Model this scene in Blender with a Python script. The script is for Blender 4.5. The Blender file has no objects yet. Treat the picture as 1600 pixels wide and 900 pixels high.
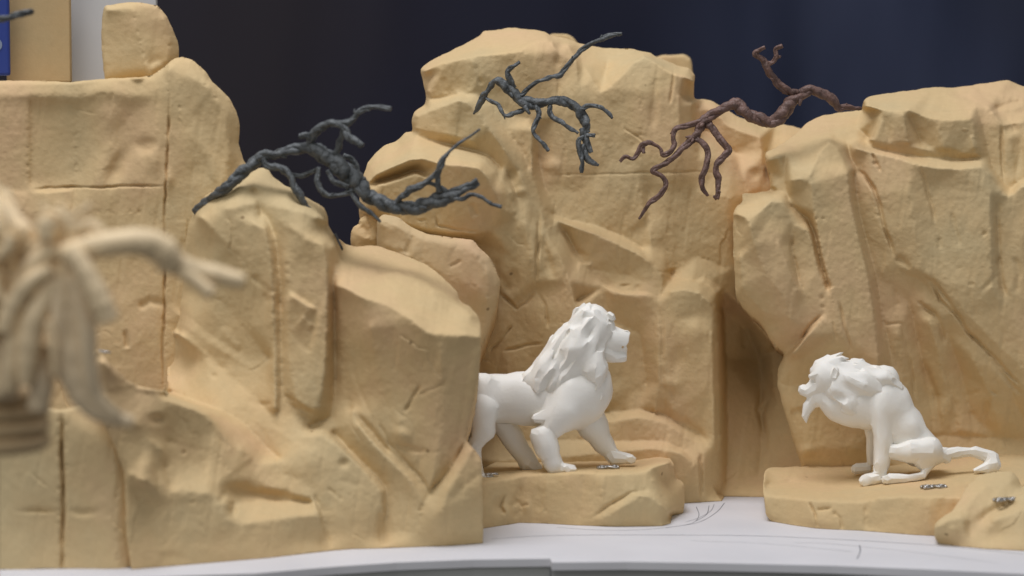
import bpy, math, random
import numpy as np
from mathutils import Vector
from mathutils.geometry import delaunay_2d_cdt

sc = bpy.context.scene
COL = sc.collection
rng = np.random.default_rng(7)
random.seed(7)

# ------------------------------------------------------------------ camera
F_PX = 3609.0                      # focal length in pixels of the 1600 wide photograph
PITCH = math.radians(4.0)
CAM_H = 0.22
cam_d = bpy.data.cameras.new('camera')
cam = bpy.data.objects.new('camera', cam_d)
COL.objects.link(cam)
cam.location = (0, 0, CAM_H)
cam.rotation_euler = (math.radians(90) - PITCH, 0, 0)
cam_d.sensor_width = 36.0
cam_d.lens = 36.0 * F_PX / 1600.0
cam_d.clip_start = 0.05
cam_d.clip_end = 50
cam_d.dof.use_dof = True
cam_d.dof.focus_distance = 1.33
cam_d.dof.aperture_fstop = 5.2
cam_d.dof.aperture_blades = 7
sc.camera = cam

# ------------------------------------------------------------------ world and lamps (indoor: soft overhead light)
w = bpy.data.worlds.new('World'); sc.world = w; w.use_nodes = True
bg = w.node_tree.nodes['Background']
bg.inputs[0].default_value = (0.95, 0.97, 1.0, 1); bg.inputs[1].default_value = 0.30

def area(name, loc, target, size, power, col, size_y=None):
    l = bpy.data.lights.new(name, 'AREA'); l.shape = 'RECTANGLE'
    l.size = size; l.size_y = size_y or size; l.energy = power; l.color = col
    o = bpy.data.objects.new(name, l); COL.objects.link(o)
    o.location = loc
    o.rotation_euler = (Vector(target) - Vector(loc)).to_track_quat('-Z', 'Y').to_euler()
    return o
area('ceiling_lamp', (-0.25, 0.88, 1.70), (0.0, 1.28, 0.1), 0.9, 22.6, (0.915, 0.925, 1.0), 0.7)
area('side_lamp', (-0.75, 0.0, 0.95), (-0.05, 1.25, 0.15), 0.8, 3.6, (1.0, 0.98, 0.94))
sc.view_settings.view_transform = 'Standard'
sc.view_settings.look = 'None'
sc.view_settings.exposure = 0.0

# ------------------------------------------------------------------ mapping: a point seen at (px,py) and lying at world depth Y
CP, SP = math.cos(PITCH), math.sin(PITCH)
K = 0.00036                        # one relief unit in metres (about one photo pixel at the cliffs)
def ray(px, py):
    px = np.asarray(px, float); py = np.asarray(py, float)
    a = (px - 800) / F_PX; b = -(py - 450) / F_PX
    return a, CP + b * SP, -SP + b * CP
def P(px, py, Y):
    a, y, z = ray(px, py)
    t = np.asarray(Y, float) / y
    return np.stack([a * t, y * t, CAM_H + z * t], -1)
def Yt(py):                        # depth at which the table top is seen at row py
    a, y, z = ray(800, py)
    return float(-CAM_H * y / z)

# ------------------------------------------------------------------ helpers
def tag(o, label=None, cat=None, group=None, kind=None):
    if label: o['label'] = label
    if cat: o['category'] = cat
    if group: o['group'] = group
    if kind: o['kind'] = kind
    return o
def mesh_obj(name, verts, faces, mat, parent=None, smooth=True):
    me = bpy.data.meshes.new(name)
    me.from_pydata([tuple(v) for v in verts], [], [tuple(f) for f in faces])
    me.update()
    if smooth: me.polygons.foreach_set('use_smooth', [True] * len(me.polygons))
    if mat: me.materials.append(mat)
    o = bpy.data.objects.new(name, me); COL.objects.link(o)
    if parent: o.parent = parent
    return o
def empty(name, loc=(0, 0, 0)):
    # the parts are written in world coordinates: keep them there and put the Empty at the thing's base
    o = bpy.data.objects.new(name, None); COL.objects.link(o); o.location = loc
    o.empty_display_size = 0.01
    return o
def adopt(parent, child):
    child.parent = parent
    child.matrix_parent_inverse.identity()
    child.location = -Vector(parent.location)
    return child

def _hash(ix, iy, iz, seed):
    h = (ix.astype(np.int64) * 374761393 + iy.astype(np.int64) * 668265263 + iz.astype(np.int64) * 2147483647 + seed * 974634777) & 0xffffffff
    h = ((h ^ (h >> 13)) * 1274126177) & 0xffffffff
    h = h ^ (h >> 16)
    return (h & 0xffff) / 32767.5 - 1.0
def vnoise(x, y, z=None, seed=0):
    if z is None: z = np.zeros_like(x)
    ix, iy, iz = np.floor(x), np.floor(y), np.floor(z)
    fx, fy, fz = x - ix, y - iy, z - iz
    fx, fy, fz = [f * f * f * (f * (f * 6 - 15) + 10) for f in (fx, fy, fz)]
    r = 0
    for dx in (0, 1):
        for dy in (0, 1):
            for dz in (0, 1):
                wt = (fx if dx else 1 - fx) * (fy if dy else 1 - fy) * (fz if dz else 1 - fz)
                r = r + wt * _hash(ix + dx, iy + dy, iz + dz, seed)
    return r
def fbm(x, y, seed=0, octv=4, gain=0.5):
    r = 0; a = 1; f = 1
    for i in range(octv):
        r = r + a * vnoise(x * f + 17.3 * i, y * f - 9.1 * i, None, seed + i); a *= gain; f *= 2.03
    return r

# ------------------------------------------------------------------ materials
def new_mat(name):
    m = bpy.data.materials.new(name); m.use_nodes = True
    nt = m.node_tree; b = nt.nodes['Principled BSDF']
    return m, nt, b
def N(nt, t, **kw):
    n = nt.nodes.new(t)
    for k, v in kw.items():
        if k in n.inputs: n.inputs[k].default_value = v
        else: setattr(n, k, v)
    return n
def ramp(nt, fac, stops):
    r = nt.nodes.new('ShaderNodeValToRGB'); nt.links.new(fac, r.inputs[0])
    el = r.color_ramp.elements
    while len(el) < len(stops): el.new(0.5)
    for e, (p, c) in zip(el, stops): e.position = p; e.color = (*c, 1)
    return r.outputs[0]
def mixc(nt, fac, a, b, mode='MIX'):
    m = nt.nodes.new('ShaderNodeMix'); m.data_type = 'RGBA'; m.blend_type = mode
    if isinstance(fac, (int, float)): m.inputs[0].default_value = fac
    else: nt.links.new(fac, m.inputs[0])
    for i, c in ((6, a), (7, b)):
        if isinstance(c, tuple): m.inputs[i].default_value = (*c, 1)
        else: nt.links.new(c, m.inputs[i])
    return m.outputs[2]

def foam_mat(name, tint=(0.645, 0.470, 0.245), grain=1.0):
    m, nt, b = new_mat(name)
    L = nt.links.new
    tc = nt.nodes.new('ShaderNodeTexCoord')
    n1 = N(nt, 'ShaderNodeTexNoise', Scale=14.0, Detail=4.0, Roughness=0.55); L(tc.outputs['Object'], n1.inputs['Vector'])
    r, g, bl = tint
    c1 = ramp(nt, n1.outputs['Fac'], [(0.32, (r * 0.92, g * 0.975, bl * 1.02)), (0.5, tint), (0.68, (r * 1.04, g * 0.98, bl * 1.04))])
    n2 = N(nt, 'ShaderNodeTexNoise', Scale=260.0, Detail=3.0, Roughness=0.7); L(tc.outputs['Object'], n2.inputs['Vector'])
    c2 = ramp(nt, n2.outputs['Fac'], [(0.3, (0.965, 0.96, 0.945)), (0.7, (1.02, 1.02, 1.02))])
    c = mixc(nt, 1.0, c1, c2, 'MULTIPLY')
    # small brown pits and bruises
    n3 = N(nt, 'ShaderNodeTexNoise', Scale=55.0, Detail=2.0, Roughness=0.6); L(tc.outputs['Object'], n3.inputs['Vector'])
    f3 = ramp(nt, n3.outputs['Fac'], [(0.72, (0, 0, 0)), (0.84, (0.35, 0.35, 0.35))])
    c = mixc(nt, f3, c, (r * 0.55, g * 0.50, bl * 0.42))
    v = N(nt, 'ShaderNodeTexVoronoi', Scale=26.0); L(tc.outputs['Object'], v.inputs['Vector'])
    f4 = ramp(nt, v.outputs['Distance'], [(0.018, (0.7, 0.7, 0.7)), (0.036, (0, 0, 0))])
    c = mixc(nt, f4, c, (r * 0.30, g * 0.25, bl * 0.20))
    L(c, b.inputs['Base Color'])
    b.inputs['Roughness'].default_value = 0.78
    b.inputs['Specular IOR Level'].default_value = 0.22
    nb = N(nt, 'ShaderNodeTexNoise', Scale=900.0, Detail=2.0, Roughness=0.6); L(tc.outputs['Object'], nb.inputs['Vector'])
    nb2 = N(nt, 'ShaderNodeTexNoise', Scale=210.0, Detail=4.0, Roughness=0.65); L(tc.outputs['Object'], nb2.inputs['Vector'])
    bp = N(nt, 'ShaderNodeBump', Strength=0.34 * grain, Distance=0.0004); L(nb.outputs['Fac'], bp.inputs['Height'])
    bp2 = N(nt, 'ShaderNodeBump', Strength=0.10 * grain, Distance=0.0012); L(nb2.outputs['Fac'], bp2.inputs['Height']); L(bp.outputs[0], bp2.inputs['Normal'])
    L(bp2.outputs[0], b.inputs['Normal'])
    return m
FOAM = foam_mat('carved_foam')
FOAM_PINK = foam_mat('carved_foam_pink', (0.635, 0.465, 0.255), 0.8)
FOAM_FRONT = foam_mat('carved_foam_smooth', (0.65, 0.485, 0.26), 0.7)

def simple(name, col, rough=0.6, spec=0.3, noise=0.0, scale=60, bump=0.0, metal=0.0, bscale=300):
    m, nt, b = new_mat(name)
    b.inputs['Base Color'].default_value = (*col, 1)
    b.inputs['Roughness'].default_value = rough
    b.inputs['Specular IOR Level'].default_value = spec
    b.inputs['Metallic'].default_value = metal
    tc = nt.nodes.new('ShaderNodeTexCoord')
    if noise:
        n = N(nt, 'ShaderNodeTexNoise', Scale=float(scale), Detail=4.0); nt.links.new(tc.outputs['Object'], n.inputs['Vector'])
        c = ramp(nt, n.outputs['Fac'], [(0.3, tuple(x * (1 - noise) for x in col)), (0.7, tuple(min(1, x * (1 + noise)) for x in col))])
        nt.links.new(c, b.inputs['Base Color'])
    if bump:
        n = N(nt, 'ShaderNodeTexNoise', Scale=float(bscale), Detail=3.0); nt.links.new(tc.outputs['Object'], n.inputs['Vector'])
        bp = N(nt, 'ShaderNodeBump', Strength=bump, Distance=0.001); nt.links.new(n.outputs['Fac'], bp.inputs['Height'])
        nt.links.new(bp.outputs[0], b.inputs['Normal'])
    return m
WHITE = simple('white_print', (0.87, 0.84, 0.765), 0.5, 0.3, 0.02, 40, 0.10, bscale=700)
WHITE.node_tree.nodes['Principled BSDF'].inputs['Subsurface Weight'].default_value = 0.08
WHITE.node_tree.nodes['Principled BSDF'].inputs['Subsurface Radius'].default_value = (0.006, 0.005, 0.004)
GREYWIRE = simple('grey_green_putty', (0.105, 0.112, 0.112), 0.5, 0.4, 0.5, 260, 0.9, bscale=500)
BROWNWIRE = simple('brown_putty', (0.165, 0.098, 0.078), 0.5, 0.4, 0.35, 260, 0.9, bscale=500)
PAPER = simple('white_paper', (0.68, 0.675, 0.69), 0.55, 0.3, 0.05, 16)
FASCIA = simple('grey_fascia', (0.46, 0.47, 0.45), 0.6, 0.3, 0.04, 25)
PENCIL = simple('pencil', (0.22, 0.22, 0.24), 0.6, 0.2)
METAL = simple('bright_metal', (0.46, 0.44, 0.41), 0.38, 0.5, 0, 1, 0, 1.0)
DARKWIRE = simple('dark_wire', (0.05, 0.055, 0.06), 0.5, 0.3)
CLAY = simple('pale_clay', (0.84, 0.66, 0.41), 0.6, 0.3, 0.10, 60, 0.3)
BLUE = simple('blue_print', (0.02, 0.045, 0.24), 0.45, 0.4)
BOARD = simple('grey_board', (0.52, 0.52, 0.52), 0.6, 0.3, 0.03, 10)
CLOTH_N = simple('navy_cloth', (0.0135, 0.016, 0.038), 0.95, 0.05, 0.25, 3)
CLOTH_B = simple('black_cloth', (0.016, 0.0145, 0.018), 0.95, 0.05, 0.15, 3)

# ------------------------------------------------------------------ relief sculptor
def seg_query(px, py, pts):
    """nearest distance, side (positive = below a line drawn left to right) and parameter 0..1 along a polyline"""
    best = np.full(px.shape, 1e9); side = np.zeros(px.shape); par = np.zeros(px.shape)
    pts = [(p[0], p[1]) for p in pts]
    lens = [math.hypot(b[0] - a[0], b[1] - a[1]) for a, b in zip(pts, pts[1:])]
    tot = sum(lens); acc = 0
    for (ax, ay), (bx, by), l in zip(pts, pts[1:], lens):
        dx, dy = bx - ax, by - ay
        t = np.clip(((px - ax) * dx + (py - ay) * dy) / (l * l), 0, 1)
        d = np.hypot(px - ax - t * dx, py - ay - t * dy)
        s = (dx * (py - ay) - dy * (px - ax)) / l
        m = d < best
        best = np.where(m, d, best); side = np.where(m, s, side); par = np.where(m, (acc + t * l) / tot, par)
        acc += l
    return best, side, par
def sstep(x): x = np.clip(x, 0, 1); return x * x * (3 - 2 * x)
def gblur(a, m, s):
    """masked gaussian blur"""
    if s <= 0: return a
    r = int(3 * s) + 1; k = np.exp(-0.5 * (np.arange(-r, r + 1) / s) ** 2); k /= k.sum()
    def conv(x):
        x = np.pad(x, r)
        x = sum(k[i] * x[i:i + x.shape[0] - 2 * r, :] for i in range(2 * r + 1))
        return sum(k[i] * x[:, i:i + x.shape[1] - 2 * r] for i in range(2 * r + 1))
    w_ = conv(m.astype(float)); v = conv(np.where(m, a, 0))
    return np.where(w_ > 1e-6, v / np.maximum(w_, 1e-6), a)
def inside(px, py, poly):
    r = np.zeros(px.shape, bool); n = len(poly)
    for i in range(n):
        x1, y1 = poly[i][:2]; x2, y2 = poly[(i + 1) % n][:2]
        if y1 == y2: continue
        c = ((y1 > py) != (y2 > py)) & (px < (x2 - x1) * (py - y1) / (y2 - y1) + x1)
        r ^= c
    return r

def rock(name, Y0, outline, lines=(), feats=(), mat=None, step=2.0, soft=2.2, R=9, thick=0.07, seed=1,
         nz=(1.0, 1.0, 1.0), facet=(0, 60), shrink=0.16, wob=1.3, parent=None, foot=26.0, gain=1.0, norim=None, gfac=1.0, backh=1.0, relax=30, chip=1.0):
    """a carved block: outline and crease lines carry relief values toward the viewer; returns a closed solid mesh"""
    def zg(p):
        z = p[2]
        if z == 'g': z = (Y0 - Yt(p[1])) / K                               # on the table
        elif isinstance(z, str) and z[0] == 'v': z = float(np.interp(p[0], [q[0] for q in gp], [q[1] for q in gp])) + float(z[1:] or 0)   # plumb above the foot
        elif isinstance(z, str) and z[0] == 'h':                           # on a level plane so many mm above the table
            a_, y_, z_ = ray(800, p[1]); z = (Y0 - float(-(CAM_H - float(z[1:]) / 1000) * y_ / z_)) / K
        else: z = z * (1 + (gain - 1) * min(1, max(0, (660 - p[1]) / 100)))
        return (p[0], p[1], z)
    gp = sorted((p[0], (Y0 - Yt(p[1])) / K) for p in outline if p[2] == 'g')
    ground = [p[2] == 'g' for p in outline]
    out = [zg(p) for p in outline]
    lines = [[zg(p) for p in l] for l in lines]
    vs = [Vector(p[:2]) for p in out]; zs = [p[2] for p in out]
    ed = [(i, (i + 1) % len(out)) for i in range(len(out))]
    for l in lines:
        b = len(vs)
        for p in l: vs.append(Vector(p[:2])); zs.append(p[2])
        ed += [(b + i, b + i + 1) for i in range(len(l) - 1)]
    V, E, Fc, ov, oe, of = delaunay_2d_cdt(vs, ed, [], 0, 1e-4)
    Z = []
    for i, o in enumerate(ov):
        if o: Z.append(zs[o[0]])
        else:   # crossing of two lines: nearest interpolation
            ds = sorted((( V[i] - vs[j]).length, zs[j]) for j in range(len(vs)))[:2]
            Z.append((ds[0][1] * ds[1][0] + ds[1][1] * ds[0][0]) / max(1e-6, ds[0][0] + ds[1][0]))
    Z = np.array(Z); VV = np.array([tuple(v) for v in V])
    x0, x1 = min(p[0] for p in out), max(p[0] for p in out); y0, y1 = min(p[1] for p in out), max(p[1] for p in out)
    nx = int((x1 - x0) / step) + 3; ny = int((y1 - y0) / step) + 3
    gx = x0 - step + step * np.arange(nx); gy = y0 - step + step * np.arange(ny)
    X, Yg = np.meshgrid(gx, gy)           # rows = y
    H = np.full(X.shape, np.nan)
    for f in Fc:
        for k in range(1, len(f) - 1):
            a, b, c = f[0], f[k], f[k + 1]
            p, q, r = VV[a], VV[b], VV[c]
            lo = np.minimum(np.minimum(p, q), r); hi = np.maximum(np.maximum(p, q), r)
            i0 = max(0, int((lo[0] - gx[0]) / step)); i1 = min(nx, int((hi[0] - gx[0]) / step) + 2)
            j0 = max(0, int((lo[1] - gy[0]) / step)); j1 = min(ny, int((hi[1] - gy[0]) / step) + 2)
            if i1 <= i0 or j1 <= j0: continue
            xx = X[j0:j1, i0:i1]; yy = Yg[j0:j1, i0:i1]
            den = (q[1] - r[1]) * (p[0] - r[0]) + (r[0] - q[0]) * (p[1] - r[1])
            if abs(den) < 1e-9: continue
            wa = ((q[1] - r[1]) * (xx - r[0]) + (r[0] - q[0]) * (yy - r[1])) / den
            wb = ((r[1] - p[1]) * (xx - r[0]) + (p[0] - r[0]) * (yy - r[1])) / den
            wc = 1 - wa - wb
            m = (wa > -1e-3) & (wb > -1e-3) & (wc > -1e-3)
            sub = H[j0:j1, i0:i1]; sub[m] = (wa * Z[a] + wb * Z[b] + wc * Z[c])[m]
    known = ~np.isnan(H)
    H = np.where(known, H, 0)
    base = H.copy()
    for it in range(6):                    # fill a small rim round the outline
        gbl = gblur(H, known, 1.0); grow = np.zeros_like(known)
        grow[1:] |= known[:-1]; grow[:-1] |= known[1:]; grow[:, 1:] |= known[:, :-1]; grow[:, :-1] |= known[:, 1:]
        H = np.where(known, H, gbl); known = known | grow
    # relax the planes between the crease lines into slightly bowed, knife-cut surfaces; the creases themselves stay put
    pin = np.zeros(X.shape); pz = np.zeros(X.shape)
    for l in [out + [out[0]]] + lines:
        for (ax, ay, az), (bx, by, bz) in zip(l, l[1:]):
            n_ = max(2, int(math.hypot(bx - ax, by - ay) / (0.5 * step)) + 1)
            t = np.linspace(0, 1, n_)
            ii = np.clip(np.rint((ax + (bx - ax) * t - gx[0]) / step).astype(int), 0, nx - 1); jj = np.clip(np.rint((ay + (by - ay) * t - gy[0]) / step).astype(int), 0, ny - 1)
            np.add.at(pin, (jj, ii), 1); np.add.at(pz, (jj, ii), az + (bz - az) * t)
    pm = pin > 0; pz = np.where(pm, pz / np.maximum(pin, 1), 0)
    pm &= known
    H = np.where(pm, pz, H)
    for it in range(relax):
        Hp = np.pad(H, 1, mode='edge')
        H = np.where(pm, H, 0.25 * (Hp[2:, 1:-1] + Hp[:-2, 1:-1] + Hp[1:-1, 2:] + Hp[1:-1, :-2]))
    H = gblur(H, known, soft / step)
    cw = gblur(pm.astype(float), np.ones_like(pm), 2.6 / step); cw = cw / (cw.max() + 1e-9)
    H -= chip * cw * np.maximum(0, vnoise(X / 7, Yg / 7, None, seed + 91) + 0.5 * vnoise(X / 3.4, Yg / 3.4, None, seed + 92) - 0.05) * 2.4
    # warp the coordinates a little so that creases are not ruler-straight
    WX = X + wob * fbm(X / 28, Yg / 28, seed + 50, 3) ; WY = Yg + wob * fbm(X / 28 + 40, Yg / 28, seed + 60, 3)
    for ft in feats:
        t = ft[0]
        if t == 'g':
            _, pts, wd, dp = ft[:4]; dp = dp * gfac
            d, s, u = seg_query(WX, WY, pts)
            H -= dp * np.exp(-(d / (wd * (1.05 if wd < 3 else 1.3))) ** 2) * sstep(np.minimum(u, 1 - u) / 0.22 + 0.1) * (0.75 + 0.45 * vnoise(X / 22, Yg / 22, None, seed + 3))
        elif t == 's':
            _, pts, h, Ld = ft[:4]
            d, s, u = seg_query(WX, WY, pts)
            wdt = (ft[4] if len(ft) > 4 else 2.0) * 1.4
            sd = sstep((s + wdt) / (2 * wdt))
            prof = np.where(s > 0, np.exp(-np.maximum(0, d - wdt) / Ld), 1.0)
            H += h * sd * prof * sstep(np.minimum(u, 1 - u) / 0.25)
        elif t == 'b':
            _, bx, by, rx, ry, ang, h = ft
            if max(rx, ry) < 6.5: h = h * 0.45
            c_, s_ = math.cos(math.radians(ang)), math.sin(math.radians(ang))
            u = ((WX - bx) * c_ + (WY - by) * s_) / rx; v = (-(WX - bx) * s_ + (WY - by) * c_) / ry
            H += h * np.exp(-(u * u + v * v) ** 1.3)
    rc = np.random.default_rng(seed + 300)
    for _ in range(int((x1 - x0) * (y1 - y0) / 26000)):      # hairline cracks
        cx_, cy_ = rc.uniform(x0, x1), rc.uniform(y0, y1); an = rc.normal(1.35, 0.55); pts_ = [(cx_, cy_)]
        for k_ in range(rc.integers(3, 7)):
            an += rc.normal(0, 0.35); l_ = rc.uniform(7, 16)
            pts_.append((pts_[-1][0] + l_ * math.cos(an), pts_[-1][1] + l_ * math.sin(an)))
        d, s_, u = seg_query(WX, WY, pts_)
        fd = sstep(np.minimum(u, 1 - u) / 0.2)
        H -= rc.uniform(0.5, 1.6) * np.exp(-(d / 1.5) ** 2) * fd
        H += rc.uniform(0.5, 2.0) * fd * np.where(s_ > 0, np.exp(-d / 12), 0) * sstep(d / 2)
    if facet[0]:
        n_ = max(4, int((x1 - x0) * (y1 - y0) / facet[1] ** 2))
        r_ = np.random.default_rng(seed + 5)
        cx = r_.uniform(x0, x1, n_); cy = r_.uniform(y0, y1, n_); tx = r_.normal(0, 1, n_); ty = r_.normal(0, 1, n_)
        bd = np.full(X.shape, 1e18); bi = np.zeros(X.shape, int)
        for i in range(n_):
            d = (WX - cx[i]) ** 2 * 2.0 + (WY - cy[i]) ** 2 * 0.7
            m = d < bd; bd[m] = d[m]; bi[m] = i
        fz = facet[0] * (tx[bi] * (X - cx[bi]) + ty[bi] * 0.6 * (Yg - cy[bi])) / facet[1]
        H += gblur(fz, np.ones_like(known), 2.2 / step * 1.2)
    H += nz[2] * 1.9 * fbm(X / 85, Yg / 110, seed + 1, 2)
    H += nz[1] * 0.75 * fbm(X / 24, Yg / 38, seed + 7, 3)
    H += nz[0] * 0.22 * fbm(X / 6.0, Yg / 6.0, seed + 9, 3)
    # knife and rasp strokes
    H -= nz[1] * 0.8 * np.maximum(0, vnoise(X / 9 + Yg / 60, Yg / 90 - X / 300, None, seed + 33) - 0.35) * 2
    # rounded rim except where the block stands on the table
    rim = np.full(X.shape, 1e9)
    for i, (a, b) in enumerate(ed[:len(out)]):
        if ground[a] and ground[b]: continue
        if norim and norim(0.5 * (out[a][0] + out[b][0]), 0.5 * (out[a][1] + out[b][1])): continue
        d, _, _ = seg_query(X, Yg, [out[a], out[b]])
        rim = np.minimum(rim, d)
    wr = R * (0.8 + 0.35 * vnoise(X / 45, Yg / 45, None, seed + 21))
    q = np.clip(1 - rim / wr, 0, 1)
    H -= wr * 0.95 * (1 - np.sqrt(np.maximum(0, 1 - q * q)))
    # the foot meets the table exactly
    dg = np.full(X.shape, 1e9); zb = np.zeros(X.shape)
    for i, (a, b) in enumerate(ed[:len(out)]):
        if not (ground[a] and ground[b]): continue
        d, _, u = seg_query(X, Yg, [out[a], out[b]])
        m = d < dg; dg = np.where(m, d, dg); zb = np.where(m, out[a][2] + (out[b][2] - out[a][2]) * u, zb)
    H += (zb - H) * np.clip(1 - dg / foot, 0, 1) ** 1.5
    # wobble of the outline itself
    poly = []
    for i in range(len(out)):
        a, b = out[i], out[(i + 1) % len(out)]
        n_ = max(1, int(math.hypot(b[0] - a[0], b[1] - a[1]) / 3))
        gnd = ground[i] and ground[(i + 1) % len(out)]
        for k in range(n_):
            t = k / n_; x = a[0] + (b[0] - a[0]) * t; y = a[1] + (b[1] - a[1]) * t
            poly.append([x, y, gnd])
    pa = np.array([[p[0], p[1]] for p in poly]); g_ = np.array([p[2] for p in poly])
    sm = pa.copy()
    for _ in range(2): sm = np.where(g_[:, None], sm, 0.5 * sm + 0.25 * (np.roll(sm, 1, 0) + np.roll(sm, -1, 0)))
    wv = np.stack([fbm(sm[:, 0] / 11, sm[:, 1] / 11, seed + 70, 3), fbm(sm[:, 0] / 11 + 31, sm[:, 1] / 11, seed + 80, 3)], -1)
    sm = np.where(g_[:, None], sm, sm + 0.75 * wv)
    # cells
    CX = (X[:-1, :-1] + step / 2); CY = (Yg[:-1, :-1] + step / 2)
    keep = inside(CX, CY, sm)
    used = np.zeros(X.shape, bool); cnt = np.zeros(X.shape, int)
    for dj in (0, 1):
        for di in (0, 1):
            cnt[dj:dj + keep.shape[0], di:di + keep.shape[1]] += keep
    used = cnt > 0; bnd = used & (cnt < 4)
    PX, PY = X.copy(), Yg.copy()
    bj, bi_ = np.nonzero(bnd)
    bx, by = X[bj, bi_], Yg[bj, bi_]
    best = np.full(bx.shape, 1e9); nxp, nyp = bx.copy(), by.copy()
    nseg = len(sm)
    for i in range(nseg):
        a = sm[i]; b = sm[(i + 1) % nseg]; d_ = b - a; l2 = max(1e-9, d_ @ d_)
        t = np.clip(((bx - a[0]) * d_[0] + (by - a[1]) * d_[1]) / l2, 0, 1)
        qx, qy = a[0] + t * d_[0], a[1] + t * d_[1]
        d = (bx - qx) ** 2 + (by - qy) ** 2
        m = d < best; best[m] = d[m]; nxp[m] = qx[m]; nyp[m] = qy[m]
    PX[bj, bi_] = nxp; PY[bj, bi_] = nyp
    W = P(PX, PY, Y0 - H * K)
    idx = -np.ones(X.shape, int); idx[used] = np.arange(used.sum())
    front = W[used]
    front[:, 2] = np.maximum(front[:, 2], 0.0001)
    Yb = Y0 + thick + max(0, -float(H[used].min()) * K)
    cen = front.mean(0)
    back = front.copy(); back[:, 1] = Yb
    # the block tapers toward its back
    q_ = Yb / front[:, 1]
    bx_ = np.where(front[:, 0] > cen[0], np.minimum(front[:, 0], front[:, 0] * q_), np.maximum(front[:, 0], front[:, 0] * q_))
    bz_ = np.minimum(front[:, 2], CAM_H + (front[:, 2] - CAM_H) * q_)
    back[:, 0] = cen[0] + (bx_ - cen[0]) * (1 - shrink * 0.35)
    back[:, 2] = np.maximum(0.0001, bz_ * (1 - shrink) * backh - 0.001)
    jj, ii = np.nonzero(keep)
    a = idx[jj, ii]; b = idx[jj, ii + 1]; c = idx[jj + 1, ii + 1]; d = idx[jj + 1, ii]
    quads = np.stack([a, d, c, b], -1)
    n = len(front)
    bq = np.stack([a, b, c, d], -1) + n
    e1 = np.concatenate([quads[:, [0, 1]], quads[:, [1, 2]], quads[:, [2, 3]], quads[:, [3, 0]]])
    key = e1[:, 0].astype(np.int64) * (2 * n) + e1[:, 1]; rev = e1[:, 1].astype(np.int64) * (2 * n) + e1[:, 0]
    be = e1[~np.isin(key, rev)]
    side = np.stack([be[:, 1], be[:, 0], be[:, 0] + n, be[:, 1] + n], -1)
    verts = np.concatenate([front, back]); faces = np.concatenate([quads, bq, side])
    me = bpy.data.meshes.new(name)
    me.vertices.add(len(verts)); me.vertices.foreach_set('co', verts.ravel())
    me.loops.add(faces.size); me.loops.foreach_set('vertex_index', faces.ravel().astype(np.int32))
    me.polygons.add(len(faces)); me.polygons.foreach_set('loop_start', np.arange(0, faces.size, 4, dtype=np.int32))
    me.polygons.foreach_set('use_smooth', np.ones(len(faces), bool))
    me.update(calc_edges=True); me.validate()
    me.materials.append(mat or FOAM)
    o = bpy.data.objects.new(name, me); COL.objects.link(o)
    if parent: o.parent = parent
    return o

# ------------------------------------------------------------------ volume sculptor (figurines, bundle)
def surface_nets(f, org, h):
    s = f < 0
    nx, ny, nz_ = f.shape
    c = np.zeros((nx - 1, ny - 1, nz_ - 1), int)
    for dx in (0, 1):
        for dy in (0, 1):
            for dz in (0, 1): c += s[dx:nx - 1 + dx, dy:ny - 1 + dy, dz:nz_ - 1 + dz]
    act = (c > 0) & (c < 8)
    idx = -np.ones(act.shape, int); I, J, Kk = np.nonzero(act); idx[I, J, Kk] = np.arange(len(I))
    acc = np.zeros((len(I), 3)); num = np.zeros(len(I))
    corners = [(a, b, c_) for a in (0, 1) for b in (0, 1) for c_ in (0, 1)]
    for p in corners:
        for ax in range(3):
            if p[ax]: continue
            q = list(p); q[ax] = 1
            fa = f[I + p[0], J + p[1], Kk + p[2]]; fb = f[I + q[0], J + q[1], Kk + q[2]]
            m = (fa < 0) != (fb < 0); t = np.where(m, fa / np.where(m, fa - fb, 1), 0)
            pos = np.stack([np.full(len(I), float(v)) for v in p], -1); pos[:, ax] += t
            acc += pos * m[:, None]; num += m
    V = (np.stack([I, J, Kk], -1) + acc / num[:, None]) * h + org
    faces = []
    for ax in range(3):
        o1, o2 = [(1, 2), (2, 0), (0, 1)][ax]
        sl0 = [slice(None)] * 3; sl1 = [slice(None)] * 3
        sl0[ax] = slice(0, -1); sl1[ax] = slice(1, None)
        m = s[tuple(sl0)] != s[tuple(sl1)]
        inv = s[tuple(sl0)]
        g = np.nonzero(m); g = np.stack(g, -1)
        ok = (g[:, o1] > 0) & (g[:, o2] > 0) & (g[:, o1] < f.shape[o1] - 1) & (g[:, o2] < f.shape[o2] - 1)
        g = g[ok]; iv = inv[tuple(g.T)]
        e1 = np.zeros(3, int); e1[o1] = 1; e2 = np.zeros(3, int); e2[o2] = 1
        A, B, C_, D = g - e1 - e2, g - e2, g, g - e1
        qd = np.stack([idx[tuple(v.T)] for v in (A, B, C_, D)], -1)
        qd = np.where(iv[:, None], qd, qd[:, ::-1])
        faces.append(qd)
    return V, np.concatenate(faces)

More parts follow.
